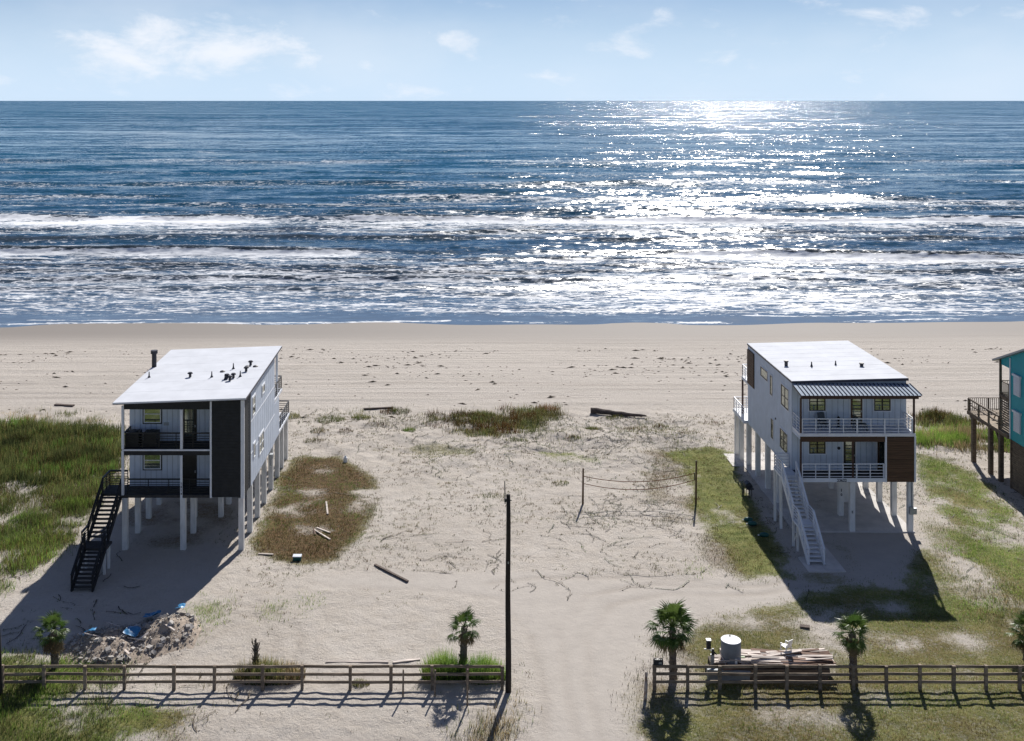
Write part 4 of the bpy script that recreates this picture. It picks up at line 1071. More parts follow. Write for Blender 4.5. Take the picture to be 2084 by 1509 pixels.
# sea side decks
MB().box(XL, XR, YB + .004, 84.6, 6.30, 6.50).build('deck', M['white_trim'], H)
MB().box(XL, XR, 83.104, 88.2, 3.36, 3.55).build('deck', M['white_trim'], H)
for y0, y1, z_ in ((81.2, 84.5, 6.504), (83.2, 88.1, 3.554)):
    rail_run(H, (XR - .06, y0, z_), (XR - .06, y1, z_), BR, M['black_rail'], 1.0, top=.08)
    rail_run(H, (XR - .06, y1, z_), (XL + .06, y1, z_), BR, M['black_rail'], 1.2, top=.08)
for x_ in (XR - .12, -18.0, XL + .12): MB().box(x_ - .08, x_ + .08, 82.7, 82.86, 6.504, rz(x_, 82.7) - .16).build('porch_post', M['white_trim'], H)
# stilts
for y_ in (69.86, 72.65, 75.3, 77.8, 80.6, 83.3, 85.3, 87.4): stilt(H, -14.24, y_, 3.36, .33)
for y_ in (69.86, 72.6, 75.1, 77.7, 80.6, 83.3, 87.4): stilt(H, -21.75, y_, 3.36, .33)
for x_, y_ in ((-18.0, 69.86), (-18.0, 72.5), (-16.8, 75.4), (-16.75, 77.7), (-18.6, 75.2), (-18.0, 80.6), (-18.0, 83.3), (-18.0, 87.4)): stilt(H, x_, y_, 3.36, .33)
for i, ch_ in enumerate('1214'): lettering(H, ch_, .2, (-18.08, YP - .055, 4.25 - .22 * i))
# stair
SX0, SX1 = -23.25, -22.02
MB().box(-23.35, -22.004, 70.0, 71.6, 3.38, 3.55).build('landing', M['dark_deck'], H)
rail_run(H, (-23.28, 70.05, 3.554), (-23.28, 71.5, 3.554), BR, M['black_rail'], .8, top=.1)
rail_run(H, (-23.28, 71.5, 3.554), (-22.1, 71.5, 3.554), BR, M['black_rail'], .8, top=.1)
rail_run(H, (-22.02, 69.8, 3.554), (-22.02, 70.3, 3.554), BR, M['black_rail'], .5, top=.1)
flight(H, SX0, SX1, 70.0, 3.55, 67.2, 1.62, 10, 'dark_deck', 'black_rail', (.3, .6, .95), 'black_rail')
MB().box(-23.35, -21.74, 66.05, 67.2, 1.48, 1.62).build('landing', M['dark_deck'], H)
for xs_ in (SX0, SX1): rail_run(H, (xs_, 66.1, 1.624), (xs_, 67.15, 1.624), BR, M['black_rail'], .9, top=.1)
flight(H, SX0 + .22, SX1 + .22, 66.05, 1.62, 63.75, 0.05, 9, 'dark_deck', 'black_rail', (.3, .6, .95), 'black_rail')
for x_ in (-21.9, -23.3):
    for y_ in (67.05, 66.2): MB().box(x_ - .07, x_ + .07, y_ - .07, y_ + .07, -.2, 1.475).build('stair_post', M['stilt_paint'], H)

for x_, lab in ((-21.42, 'black air conditioner on the upper porch of the dark house, nearest the corner post'), (-20.25, 'black air conditioner on the upper porch of the dark house, nearer the door')):
    t = empty('air_conditioner', (x_, 70.55, 6.534)); tag(t, lab, 'air conditioner', 'air conditioners on the upper porch')
    link('casing', MB().box(-.43, .43, -.4, .4, .05, .88).mesh('casing', M['dark_plastic']), t)
    for sx in (-1, 1): link('foot', MB().box(sx * .36 - .06, sx * .36 + .06, -.36, .36, .004, .048).mesh('foot', M['galvanised']), t)
    link('fan_guard', MB().tube([(0, 0, .882), (0, 0, .93)], [.34, .3], 14).mesh('fan_guard', M['black_rail']), t)
    for i in range(7): link('louvre', MB().box(-.38, .38, -.425, -.403, .12 + i * .1, .16 + i * .1).mesh('louvre', M['black_rail']), t)

# ------------------------------------------------------------------ teal house at the right edge
H = empty('beach_house', (41.1, 79.0, 0))
tag(H, 'teal beach house with white window shutters and brown wooden deck at the right edge', 'house')
gz = lambda y_: 11.4 - .40 * abs(y_ - 77.3)          # gable profile along y
body = MB(); ya, yr, yb = 73.6, 77.3, 81.0
for x0, x1 in ((41.1, 50.0),):
    v = [(x0, ya, 3.65), (x0, yb, 3.65), (x0, yb, gz(yb) - .1), (x0, yr, gz(yr) - .1), (x0, ya, gz(ya) - .1)]
    v2 = [(x1, b_, c_) for _, b_, c_ in v]
    body.add(v + v2, [(0, 1, 2, 3, 4), (9, 8, 7, 6, 5), (0, 5, 6, 1), (1, 6, 7, 2), (2, 7, 8, 3), (3, 8, 9, 4), (4, 9, 5, 0)])
wall = body.build('wall', M['teal_paint'], H)
# gable triangle over the balcony
MB().add([(41.1, 81.004, 8.9), (41.1, 82.55, 8.9), (41.1, 82.55, gz(82.55) - .1), (41.1, 81.004, gz(81.0) - .1), (41.22, 81.004, 8.9), (41.22, 82.55, 8.9), (41.22, 82.55, gz(82.55) - .1), (41.22, 81.004, gz(81.0) - .1)],
         [(0, 1, 2, 3), (7, 6, 5, 4), (0, 4, 5, 1), (1, 5, 6, 2), (2, 6, 7, 3), (3, 7, 4, 0)]).build('gable', M['teal_paint'], H)
rf = MB()
for y0, y1 in ((77.3, 83.1), (71.5, 77.3)):
    rf.hexa([(40.75, y0, gz(y0) - .09), (50.3, y0, gz(y0) - .09), (50.3, y1, gz(y1) - .09), (40.75, y1, gz(y1) - .09)], [(40.75, y0, gz(y0) + .05), (50.3, y0, gz(y0) + .05), (50.3, y1, gz(y1) + .05), (40.75, y1, gz(y1) + .05)])
rf.build('roof', M['galvanised'], H)
for z0, z1 in ((7.15, 8.55), (4.45, 5.85)):
    for y0 in (79.45, 76.4):
        f_ = MB().box(41.02, 41.097, y0, y0 + .95, z0, z1).build('shutter', M['shutter_white'], H)
        for i in range(8): MB().box(40.99, 41.018, y0 + .05, y0 + .9, z0 + .05 + i * .165, z0 + .19 + i * .165).build('slat', M['shutter_white'], f_)
        MB().box(40.93, 41.097, y0 - .08, y0 + 1.03, z1 + .004, z1 + .16).build('head_trim', M['white_trim'], f_)
MB().box(41.03, 41.14, 80.92, 81.03, 3.65, 9.7).build('corner_trim', M['white_trim'], H)
# enclosure of horizontal boards under the house
low = MB().box(41.16, 50, 73.7, 80.95, -.2, 3.64).build('lower_wall', M['weathered_wood'], H)
for i in range(24):
    MB().box(41.12, 41.158, 73.7, 80.95, .02 + i * .15, .02 + i * .15 + .135).build('board', M['weathered_wood'], low)
for y_ in (80.9, 78.4, 76): MB().box(41.06, 41.118, y_ - .08, y_ + .08, -.1, 3.64).build('batten', M['weathered_wood'], low)
# deck over posts
dk = MB().box(40.92, 50, 81.05, 87.6, 3.62, 3.88).build('deck', M['weathered_wood'], H)
for i in range(26):
    y0 = 81.06 + i * .25
    MB().box(40.9, 50, y0, y0 + .235, 3.884, 3.93).build('deck_board', M['deck_lumber'], dk)
for y_ in (86.7, 83.9, 82.3):
    MB().box(40.9, 41.2, y_ - .15, y_ + .15, -.4, 3.615).build('post', M['weathered_wood'], H)
    MB().box(45.0, 45.3, y_ - .15, y_ + .15, -.4, 3.615).build('post', M['weathered_wood'], H)
MB().bar((41.05, 86.6, 2.9), (41.05, 87.3, 3.6), .1, .12).build('brace', M['weathered_wood'], H)
MB().bar((41.05, 82.4, 2.9), (41.05, 83.1, 3.6), .1, .12).build('brace', M['weathered_wood'], H)


def picket(root, p, q, h=1.0, sp=.16):
    r = empty('railing'); r.parent = root; p = Vector(p); q = Vector(q); n_ = max(2, int((q - p).length / sp))
    for k_ in (.1, h): MB().bar(p + Vector((0, 0, k_)), q + Vector((0, 0, k_)), .1, .05).build('rail', M['weathered_wood'], r)
    for i in range(n_ + 1):
        a = p.lerp(q, i / n_); w_ = .1 if i % 10 == 0 else .035
        MB().box(a.x - w_ / 2, a.x + w_ / 2, a.y - w_ / 2, a.y + w_ / 2, a.z + .004, a.z + h - .03).build('baluster', M['weathered_wood'], r)


picket(H, (41.0, 87.5, 3.934), (49.9, 87.5, 3.934))
rail_run(H, (41.0, 82.5, 3.934), (41.0, 87.4, 3.934), (.5, .95), M['weathered_wood'], 1.6, bar=.09, post=.12, top=.12)
# balcony above, louvred screen below it
MB().box(41.0, 50, 81.04, 82.5, 6.50, 6.66).build('balcony', M['weathered_wood'], H)
picket(H, (41.08, 81.1, 6.664), (41.08, 82.4, 6.664)); picket(H, (41.08, 82.4, 6.664), (46, 82.4, 6.664))
MB().box(41.0, 41.15, 82.36, 82.5, 3.934, gz(82.45) - .12).build('post', M['weathered_wood'], H)
sc = MB().box(41.04, 41.1, 81.05, 82.35, 6.3, 6.496).build('screen', M['weathered_wood'], H)
for i in range(13): MB().box(41.02, 41.08, 81.06, 82.34, 3.95 + i * .18, 4.06 + i * .18).build('slat', M['weathered_wood'], sc)
t = empty('picnic_table', (42.6, 84.6, 3.934)); tag(t, 'brown wooden picnic table on the deck of the teal house', 'table')
for i in range(4): link('plank', MB().box(-.9, .9, -.36 + i * .185, -.2 + i * .185, .70, .74).mesh('plank', M['deck_lumber']), t)
for s in (-1, 1):
    link('bench', MB().box(-.9, .9, s * .72 - .14, s * .72 + .14, .42, .46).mesh('bench', M['deck_lumber']), t)
    link('leg_frame', MB().bar((s * .6, -.7, .004), (s * .6, -.2, .7), .08, .06).bar((s * .6, .7, .004), (s * .6, .2, .7), .08, .06).bar((s * .6, -.75, .40), (s * .6, .75, .40), .06, .06).mesh('leg_frame', M['deck_lumber']), t)

# ------------------------------------------------------------------ fences
def fence(name_label, xs_, y_, x_end0, x_end1):
    t = empty('rail_fence', (xs_[0], y_, 0)); tag(t, name_label, 'fence', 'fence along the drive')
    for x_ in xs_:
        g_ = tz(x_, y_)
        lean = random.uniform(-.02, .02); s = random.uniform(.14, .165); tp = 1.2 + random.uniform(-.03, .05)
        MB().hexa([(x_ - s / 2, y_ - .07, g_ - .3), (x_ + s / 2, y_ - .07, g_ - .3), (x_ + s / 2, y_ + .07, g_ - .3), (x_ - s / 2, y_ + .07, g_ - .3)],
                  [(x_ - s / 2 + lean, y_ - .07, tp), (x_ + s / 2 + lean, y_ - .07, tp), (x_ + s / 2 + lean, y_ + .07, tp), (x_ - s / 2 + lean, y_ + .07, tp)]).build('post', M['fence_wood'], t)
    ends = [x_end0] + list(xs_[1:-1]) + [x_end1]
    for k_ in (.34, .72, 1.10):
        off = [random.uniform(-.02, .02) for _ in ends]
        for i in range(len(ends) - 1):
            a = ends[i] + .004; b_ = ends[i + 1] - .004; md = (a + b_) / 2; sag = random.uniform(-.012, .012)
            MB().bar((a, y_ + .092, k_ + off[i]), (md, y_ + .092, k_ + (off[i] + off[i + 1]) / 2 - sag), .04, .135).bar((md, y_ + .092, k_ + (off[i] + off[i + 1]) / 2 - sag), (b_, y_ + .092, k_ + off[i + 1]), .04, .135).build('rail', M['fence_wood'], t)
    return t


FY = 53.2
fx = lambda p: (p - 940) / FPX * FY
fence('brown three rail wooden fence left of the sandy drive', [fx(p) for p in (-85, 5, 90, 173, 253, 354, 436, 534.6, 615, 712.6, 795.5, 880, 951, 1022)], FY, fx(-85), fx(1026))
fence('brown three rail wooden fence right of the sandy drive', [fx(p) for p in (1332, 1399.6, 1465, 1537, 1601, 1669, 1737, 1804, 1872, 1940.5, 2007, 2075, 2145)], FY, fx(1328), fx(2150))
for px, py, tp, lab in ((820, 1419, 1.32, 'thin wooden stake leaning at the near side of the left fence'), (885, 1418, 1.28, 'thin wooden stake beside the middle palm, nearer the left end'), (951, 1437, 1.75, 'tall thin stake in front of the middle palm trunk')):
    a, b_ = W(px, py); st_ = MB(); g_ = tz(a, b_)
    st_.tube([(a, b_, g_ - .2), (a + .01, b_, tp * .5), (a + .02, b_ + .02, tp)], [.05, .045, .04], 7)
    tag(st_.build('stake', M['fence_wood']), lab, 'stake')

# mailbox on the gate post
a = fx(1340); t = empty('mailbox', (a, FY, 1.26)); tag(t, 'black mailbox with a pale patch on the right fence end post', 'mailbox')
link('box', MB().hexa([(-.22, -.12, .005), (.22, -.12, .005), (.22, .12, .005), (-.22, .12, .005)], [(-.22, -.08, .25), (.22, -.08, .25), (.22, .08, .25), (-.22, .08, .25)]).mesh('box', M['dark_plastic']), t)
link('label_patch', MB().box(.0, .14, -.125, -.112, .06, .16).mesh('label_patch', M['galvanised']), t)
link('door', MB().box(-.245, -.223, -.11, .11, .01, .21).mesh('door', M['dark_plastic']), t)
a, b_ = W(1313, 1424)
t = MB(); t.tube([(a, b_, tz(a, b_) - .15), (a + .08, b_ + .25, .55), (a + .14, b_ + .5, 1.05)], [.085, .085, .08], 10)
tag(t.build('bollard', M['rust_pipe']), 'leaning pale pipe bollard at the left end of the right fence', 'bollard')

# ------------------------------------------------------------------ poles
def utility_pole(loc, hgt_, label, spike=True):
    t = empty('utility_pole', loc); tag(t, label, 'utility pole')
    n_ = 9; link('pole', MB().tube([(.015 * math.sin(i), 0, -.4 + (hgt_ + .4) * i / n_) for i in range(n_ + 1)], [.15 - .05 * i / n_ for i in range(n_ + 1)], 12).mesh('pole', M['pole_wood'], smooth=True), t)
    if spike:
        link('pin', MB().tube([(-.15, 0, hgt_ - .45), (-.16, 0, hgt_ + .2), (-.17, 0, hgt_ + .65)], [.03, .03, .025], 6).mesh('pin', M['dark_plastic']), t)
        link('bracket', MB().box(-.19, -.09, -.05, .05, hgt_ - .35, hgt_ - .2).box(.09, .17, -.03, .03, hgt_ - .3, hgt_ - .26).mesh('bracket', M['dark_plastic']), t)
        link('tag_plate', MB().box(-.03, .03, -.16, -.135, 6.35, 6.45).mesh('tag_plate', M['galvanised']), t)


utility_pole((2.27, 53.0, 0), 9.68, 'tall black wooden utility pole in the middle at the fence end')
utility_pole((-22.5, 52.6, 0), 9.7, 'dark wooden utility pole at the left edge of the photo', False); bpy.data.objects['utility_pole.001'].rotation_euler = (0, -.032, 0)

# ------------------------------------------------------------------ volleyball net
t = empty('volleyball_net', (8.7, 77.6, 0)); tag(t, 'sagging volleyball net tapes strung between two brown posts on the sand', 'volleyball net')
lp, rp_ = (8.68, 77.6), (16.82, 77.7)
for (x_, y_), tp in ((lp, 2.6), (rp_, 3.12)):
    MB().tube([(x_, y_, tz(x_, y_) - .2), (x_ + .03, y_, tp)], [.075, .06], 8).build('post', M['net_post'], t)
for zl, zm, zr in ((2.02, 1.62, 2.22), (1.50, 1.06, 1.74)):
    pts = []
    for i in range(25):
        s = i / 24; pts.append((lp[0] + .08 + (rp_[0] - lp[0] - .16) * s, 77.62 + .06 * s, (zl * (1 - s) + zr * s) - 4 * s * (1 - s) * ((zl + zr) / 2 - zm)))
    MB().tube(pts, .026, 5).build('tape', M['net_tape'], t)
MB().tube([(rp_[0] - .1, 77.68, 1.7), (rp_[0] - .1, 77.68, 2.26)], .035, 6).build('end_stick', M['dark_plastic'], t)

# ------------------------------------------------------------------ palms
def frond_mesh(seed, mname):
    r = random.Random(seed); mb = MB(); pl = r.uniform(.5, .85)
    mb.tube([(0, 0, 0), (pl * .5, 0, .05), (pl, 0, .02)], [.022, .016, .012], 4, cap=False)
    n_ = 22
    for i in range(n_):
        a = R(-118 + 236 * i / (n_ - 1)) + r.uniform(-.04, .04); ln = (.70 - .2 * abs(a) / 2.0) * r.uniform(.85, 1.1)
        d = Vector((math.cos(a), math.sin(a), 0)); s = Vector((-d.y, d.x, 0)); b0 = Vector((pl, 0, .02)); w_ = .034
        m1 = b0 + d * ln * .5 + Vector((0, 0, .06 - .05 * abs(a))); e = b0 + d * ln * .95 + Vector((0, 0, -.16 * r.uniform(.4, 1.5)))
        up = Vector((0, 0, .012))
        mb.add([b0, m1 - s * w_, m1 + up, m1 + s * w_, e], [(0, 1, 2), (0, 2, 3), (1, 4, 2), (2, 4, 3)])
    return mb.mesh('frond', M[mname])


FROND = [frond_mesh(s, 'frond_green') for s in range(5)]; DRY = [frond_mesh(s + 20, 'frond_dry') for s in range(2)]


def palm(px, py, hgt_, size, nf, label, seed, dry=5, top_el=78, name='fan_palm', droop=0):
    x_, y_ = W(px, py); g_ = tz(x_, y_); r = random.Random(seed)
    t = empty(name, (x_, y_, g_)); tag(t, label, 'palm tree')
    tr = MB(); n_ = 16; k = 12; bend = r.uniform(-.08, .08)
    for i in range(n_ + 1):
        s = i / n_; rad = .19 - .05 * s
        for j in range(k):
            q = rad * (1 + .16 * ((i + j) % 2)) * r.uniform(.93, 1.07); a = 2 * math.pi * j / k
            tr.v.append((q * math.cos(a) + bend * s, q * math.sin(a), -.2 + (hgt_ + .2) * s))
    for i in range(n_):
        for j in range(k):
            a = i * k + j; b_ = i * k + (j + 1) % k; tr.f.append((a, b_, b_ + k, a + k))
    tr.f.append(tuple(n_ * k + j for j in range(k)))
    # cut leaf bases
    for i in range(int(26 * hgt_ / 2.5)):
        s = r.uniform(.15, 1); a = r.uniform(0, 6.28); rad = .17 - .05 * s
        p = Vector((math.cos(a) * rad + bend * s, math.sin(a) * rad, hgt_ * s)); q = p + Vector((math.cos(a) * .09, math.sin(a) * .09, .14))
        tr.bar(p, q, .07, .025)
    link('trunk', tr.mesh('trunk', M['palm_trunk']), t)
    for i in range(nf + dry):
        s = (i + .5) / nf; a = i * 2.39996 + r.uniform(-.2, .2)
        if i < nf: el_ = top_el - (top_el + 38) * s ** 1.05 + r.uniform(-8, 8); me_ = FROND[i % 5]
        else: el_ = r.uniform(-72, -50); me_ = DRY[i % 2]
        o = link('frond', me_, t, (bend, 0, hgt_ + .04 - .12 * min(1, s)), (r.uniform(-.5, .5), -R(el_), a), (size * r.uniform(.85, 1.12),) * 3)
        o.rotation_mode = 'XYZ'
    return t


palm(112, 1362, 1.95, .80, 22, 'small palm with pale hanging fronds beside the rubble pile', 1, 7)
palm(942, 1372, 2.35, .76, 15, 'thin crowned palm standing left of the tall black pole', 2, 5, 80)
palm(1370, 1386, 2.65, 1.08, 30, 'broad full crowned palm at the left end of the right fence', 3, 6)
palm(1737, 1388, 2.45, .82, 24, 'palm behind the right fence beside the lumber pile', 4, 5)
palm(2090, 1345, 1.6, .85, 26, 'palm cut off by the right edge of the photo', 5, 6)
# headless trunk
x_, y_ = W(521, 1367); t = empty('palm_trunk', (x_, y_, tz(x_, y_))); tag(t, 'headless shaggy dead palm trunk behind the left fence', 'palm trunk')
tr = MB(); r = random.Random(5)
for i in range(11):
    for j in range(10):
        a = 2 * math.pi * j / 10; q = (.17 - .008 * i) * r.uniform(.88, 1.12); tr.v.append((q * math.cos(a), q * math.sin(a), -.2 + .165 * i))
for i in range(10):
    for j in range(10): tr.f.append((i * 10 + j, i * 10 + (j + 1) % 10, i * 10 + 10 + (j + 1) % 10, i * 10 + 10 + j))
tr.f.append(tuple(100 + j for j in range(10)))
link('trunk', tr.mesh('trunk', M['palm_trunk']), t)
lb = MB()
for i in range(46):
    s = r.uniform(.1, 1); a = r.uniform(0, 6.28); p = Vector((math.cos(a) * .14, math.sin(a) * .14, 1.4 * s)); lb.bar(p, p + Vector((math.cos(a) * .09, math.sin(a) * .09, .17)), .06, .02)
for i in range(5): lb.bar((r.uniform(-.06, .06), r.uniform(-.06, .06), 1.4), (r.uniform(-.12, .12), r.uniform(-.1, .1), 1.62 + .2 * r.random()), .03, .02)
tag(link('leaf_bases', lb.mesh('leaf_bases', M['palm_trunk']), t), kind='stuff')


# ------------------------------------------------------------------ tall grass clumps by the fence
def clump(px, py, rx, ry, hgt_, n_, pal, label, name='grass_clump'):
    x_, y_ = W(px, py); t = empty(name, (x_, y_, 0)); tag(t, label, 'grass clump')
    a = rng.uniform(0, 6.28, n_); q = np.sqrt(rng.random(n_)); bx = rx * q * np.cos(a); by = ry * q * np.sin(a)
    zz_ = terrain(bx + x_, by + y_)
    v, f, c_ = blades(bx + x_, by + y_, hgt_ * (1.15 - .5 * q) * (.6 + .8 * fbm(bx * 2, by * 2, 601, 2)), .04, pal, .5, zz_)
    v = v - np.array([x_, y_, 0])
    me_ = np_mesh('blades', v, f, M['grass_blade']); cattr(me_, 'tint', c_); tag(link('blades', me_, t), kind='stuff')


clump(548, 1380, 1.8, .75, 1.0, 2300, OLIVE + STRAW[:2] + BROWN[:1], 'brown green grass clump around the headless palm trunk')
clump(905, 1380, 1.15, .6, 1.4, 1900, GREEN + LIME, 'green grass clump left of the middle palm behind the fence')
clump(985, 1382, 1.1, .6, 1.25, 1700, GREEN + LIME, 'green grass clump between the middle palm and the black pole')
clump(735, 1394, .45, .3, .3, 200, OLIVE, 'small olive weed at the fence foot, left of the middle palm')
clump(590, 848, 1.0, 1.0, .4, 350, OLIVE, 'dark weed clump at the back right corner of the dark fronted house')
clump(672, 856, 1.4, 1.2, .45, 420, OLIVE + BROWN[:1], 'weed clump on the dune nearest the dark fronted house')
clump(735, 853, .9, .9, .55, 260, OLIVE, 'upright weed tuft on the dune, second from the dark fronted house')
clump(805, 838, 1.5, 1.0, .5, 450, BROWN + OLIVE[:1], 'brown weed clump on the beach edge left of the large dune patch')
clump(650, 880, .9, .7, .3, 200, STRAW + OLIVE, 'pale weed clump in front of the dune near the dark fronted house')
clump(832, 876, .6, .6, .4, 180, GREEN, 'small green tuft in front of the dune patch')
clump(1113, 832, 1.2, .9, .5, 450, ((.20, .10, .04), (.14, .08, .035), (.10, .075, .03)), 'rusty brown weed clump at the right end of the dune patch')
for i_, (px_, py_, lab_) in enumerate(((705, 880, 'small weed tuft in the sand below the leftmost dune clumps'), (770, 868, 'small weed tuft left of the green tuft before the dune'), (1290, 872, 'weed tuft on the dune right below the driftwood log'), (1345, 866, 'weed tuft on the dune right of the driftwood log'), (1400, 884, 'olive weed tuft on the dune toward the white house'), (1450, 862, 'weed tuft on the dune nearest the white house'), (1165, 895, 'weed tuft below the right end of the large dune patch'), (1050, 900, 'weed tuft below the middle of the large dune patch'), (1000, 1010, 'lone weed tuft on open sand left of the pole top'), (1140, 985, 'lone weed tuft on open sand left of the net'), (640, 900, 'weed tuft behind the brown weed patch'))):
    clump(px_, py_, .7 + .3 * (i_ % 3), .6, .22 + .05 * (i_ % 4), 150, OLIVE + BROWN[:2], lab_, 'weed_tuft')
clump(1208, 876, .8, .7, .35, 260, OLIVE, 'green weed tuft on the dune below the driftwood log')
clump(1250, 850, .9, .4, .3, 200, OLIVE, 'weed tuft at the right end of the driftwood log')
for px_, py_, lab_ in ((120, 945, 'dark brown bush in the middle of the tall grass on the left'), (40, 905, 'dark green bush in the tall grass nearest the left edge'), (205, 900, 'dark bush in the tall grass nearest the dark fronted house'), (150, 1030, 'yellow green bush beside the black stair landing'), (60, 1060, 'yellow green bush in the low grass at the left edge')):
    clump(px_, py_, 1.5, 1.1, .95 if py_ < 1000 else .6, 900, (OLIVE[3:] + BROWN[2:3] + OLIVE[:1]) if py_ < 1000 else LIME + OLIVE[:1], lab_, 'bush')
clump(1905, 848, 1.5, 1.2, .9, 800, BROWN + OLIVE[:2], 'dark round bush behind the right corner of the brown panelled house', 'bush')
clump(1945, 862, 1.0, 1.0, .9, 700, OLIVE + GREEN[:1], 'dark green bush left of the teal house deck', 'bush')

# ------------------------------------------------------------------ tank, pump, lumber
x_, y_ = W(1487.5, 1366); t = empty('water_tank', (x_, y_, tz(x_, y_))); tag(t, 'grey upright cylindrical tank with pale lid behind the right fence', 'tank')
link('shell', MB().tube([(0, 0, -.1), (0, 0, 1.58)], .50, 40).mesh('shell', M['tank_grey'], smooth=False), t)
link('lid', MB().tube([(0, 0, 1.584), (0, 0, 1.61), (0, 0, 1.64)], [.51, .49, .2], 40).mesh('lid', M['tank_top']), t)
link('plug', MB().tube([(.02, .3, 1.61), (.02, .3, 1.68)], .05, 8).mesh('plug', M['dark_plastic']), t)
link('label_plate', MB().box(.08, .19, -.525, -.50, .62, .88).mesh('label_plate', M['white_plastic']), t)
link('pipe', MB().tube([(-.56, -.1, .95), (-.35, -.45, .5), (-.05, -.62, .12), (.1, -.66, .05)], .035, 6).mesh('pipe', M['pale_plank']), t)
x_, y_ = W(1450, 1372); t = empty('pump_post', (x_, y_, tz(x_, y_))); tag(t, 'grey post with pump fittings and a dark box left of the tank', 'post')
link('post', MB().box(-.08, .08, -.08, .08, -.2, 1.0).mesh('post', M['galvanised']), t)
link('pump_head', MB().tube([(.02, 0, 1.0), (.02, 0, 1.3)], [.09, .06], 8).bar((.02, 0, 1.2), (.2, 0, 1.0), .05, .05).mesh('pump_head', M['dark_plastic']), t)
link('box', MB().box(-.30, -.10, -.1, .1, 1.32, 1.72).mesh('box', M['dark_plastic']), t)
link('box_lid', MB().box(-.32, -.08, -.12, .12, 1.724, 1.77).mesh('box_lid', M['white_plastic']), t)
link('arm', MB().bar((-.2, 0, 1.31), (.0, 0, 1.15), .05, .05).bar((-.42, 0, 1.28), (-.1, 0, 1.28), .04, .04).mesh('arm', M['white_plastic']), t)

t = empty('lumber_pile', (15.6, 54.9, 0)); tag(t, 'long pile of pale and reddish planks on brown beams behind the right fence', 'lumber pile')
r = random.Random(9)
for i, (x0, x1, yy, z0, z1) in enumerate(((-3.2, 2.7, -.75, -.05, .28), (-3.1, 2.8, -.74, .285, .56), (-3.2, 3.0, .1, -.05, .26), (-3.0, 3.1, .12, .265, .5), (-2.9, 3.0, .8, -.05, .30))):
    link('beam', MB().box(x0, x1, yy - .14, yy + .14, z0, z1).mesh('beam', M['pile_beam']), t)
for i in range(64):
    layer = i // 16; ln = r.uniform(2.6, 5.6) if layer < 2 else r.uniform(1.2, 4.0)
    cx = r.uniform(-2.6 + ln / 2 * .6, 2.9 - ln / 2 * .6) + .25 * layer; cy = r.uniform(-.8, .9) * (1 - .12 * layer); zz = .585 + layer * .062 + r.uniform(0, .05)
    a = r.gauss(0, .03 + .03 * layer); tl = r.gauss(0, .01 + .012 * layer)
    cx = max(-2.9 + ln / 2, min(3.2 - ln / 2, cx))
    o = link('plank', MB().box(-ln / 2, ln / 2, -.07 - .05 * r.random(), .08, -.022, .022).mesh('plank', M['pale_plank' if r.random() < .68 else 'red_plank']), t, (cx, cy, zz), (r.gauss(0, .15), tl, a))
x_, y_ = 14.6, 54.3
t = empty('trough', (13.25, 54.15, 0)); tag(t, 'dull grey sheet trough lying at the left end of the lumber pile', 'trough')
link('shell', MB().hexa([(-.95, -.2, -.05), (1.1, -.2, -.05), (1.1, .12, -.05), (-.95, .12, -.05)], [(-1.0, -.26, .62), (1.15, -.26, .50), (1.15, .16, .50), (-1.0, .16, .62)]).mesh('shell', M['tank_grey']), t)
patio_chair((16.6, 55.35, .84), R(215), 'white_plastic', 'white chair standing on top of the lumber pile').scale = (.66, .66, .66)
o = MB().box(13.85, 14.35, 54.75, 55.1, .56, .80).build('crate', M['pale_green']); tag(o, 'pale green crate at the left end of the lumber pile', 'crate')

# ------------------------------------------------------------------ rubble
x_, y_ = -17.85, 57.9
t = empty('rubble_pile', (x_, y_, 0)); tag(t, 'broad heap of broken concrete and rubble behind the left fence', 'rubble')


def heap(a, b_):
    e = np.exp(-(((a + 1.0) / 1.7) ** 2 + ((b_ + .3) / 1.5) ** 2)) * .75 + np.exp(-(((a - 1.9) / 1.3) ** 2 + ((b_ - .9) / 1.6) ** 2)) * .85 + np.exp(-(((a + .2) / 1.2) ** 2 + ((b_ + 1.8) / 1.0) ** 2)) * .3
    return e * (.75 + .6 * fbm(a * 1.6 + 9, b_ * 1.6, 701, 3))


ga = np.linspace(-3.6, 3.6, 60); gb = np.linspace(-3.2, 3.4, 56); A, B = np.meshgrid(ga, gb); A = A.ravel(); B = B.ravel()
idx = np.arange(len(A)).reshape(56, 60); quads = np.stack([idx[:-1, :-1], idx[:-1, 1:], idx[1:, 1:], idx[1:, :-1]], -1).reshape(-1, 4)
link('mound', np_mesh('mound', np.stack([A, B, heap(A, B) - .12], 1), quads, M['rubble_earth']), t)


def chunk_mesh(seed):
    q = random.Random(seed); mb = MB(); s = [q.uniform(.6, 1.1), q.uniform(.45, 1), q.uniform(.25, .7)]
    def j(): return q.uniform(.65, 1.1)
    mb.hexa([(-s[0] * j(), -s[1] * j(), -s[2]), (s[0] * j(), -s[1] * j(), -s[2]), (s[0] * j(), s[1] * j(), -s[2]), (-s[0] * j(), s[1] * j(), -s[2])],
            [(-s[0] * j(), -s[1] * j(), s[2] * j()), (s[0] * j(), -s[1] * j(), s[2] * j()), (s[0] * j(), s[1] * j(), s[2] * j()), (-s[0] * j(), s[1] * j(), s[2] * j())])
    return mb.mesh('chunk', M['rubble_stone'])


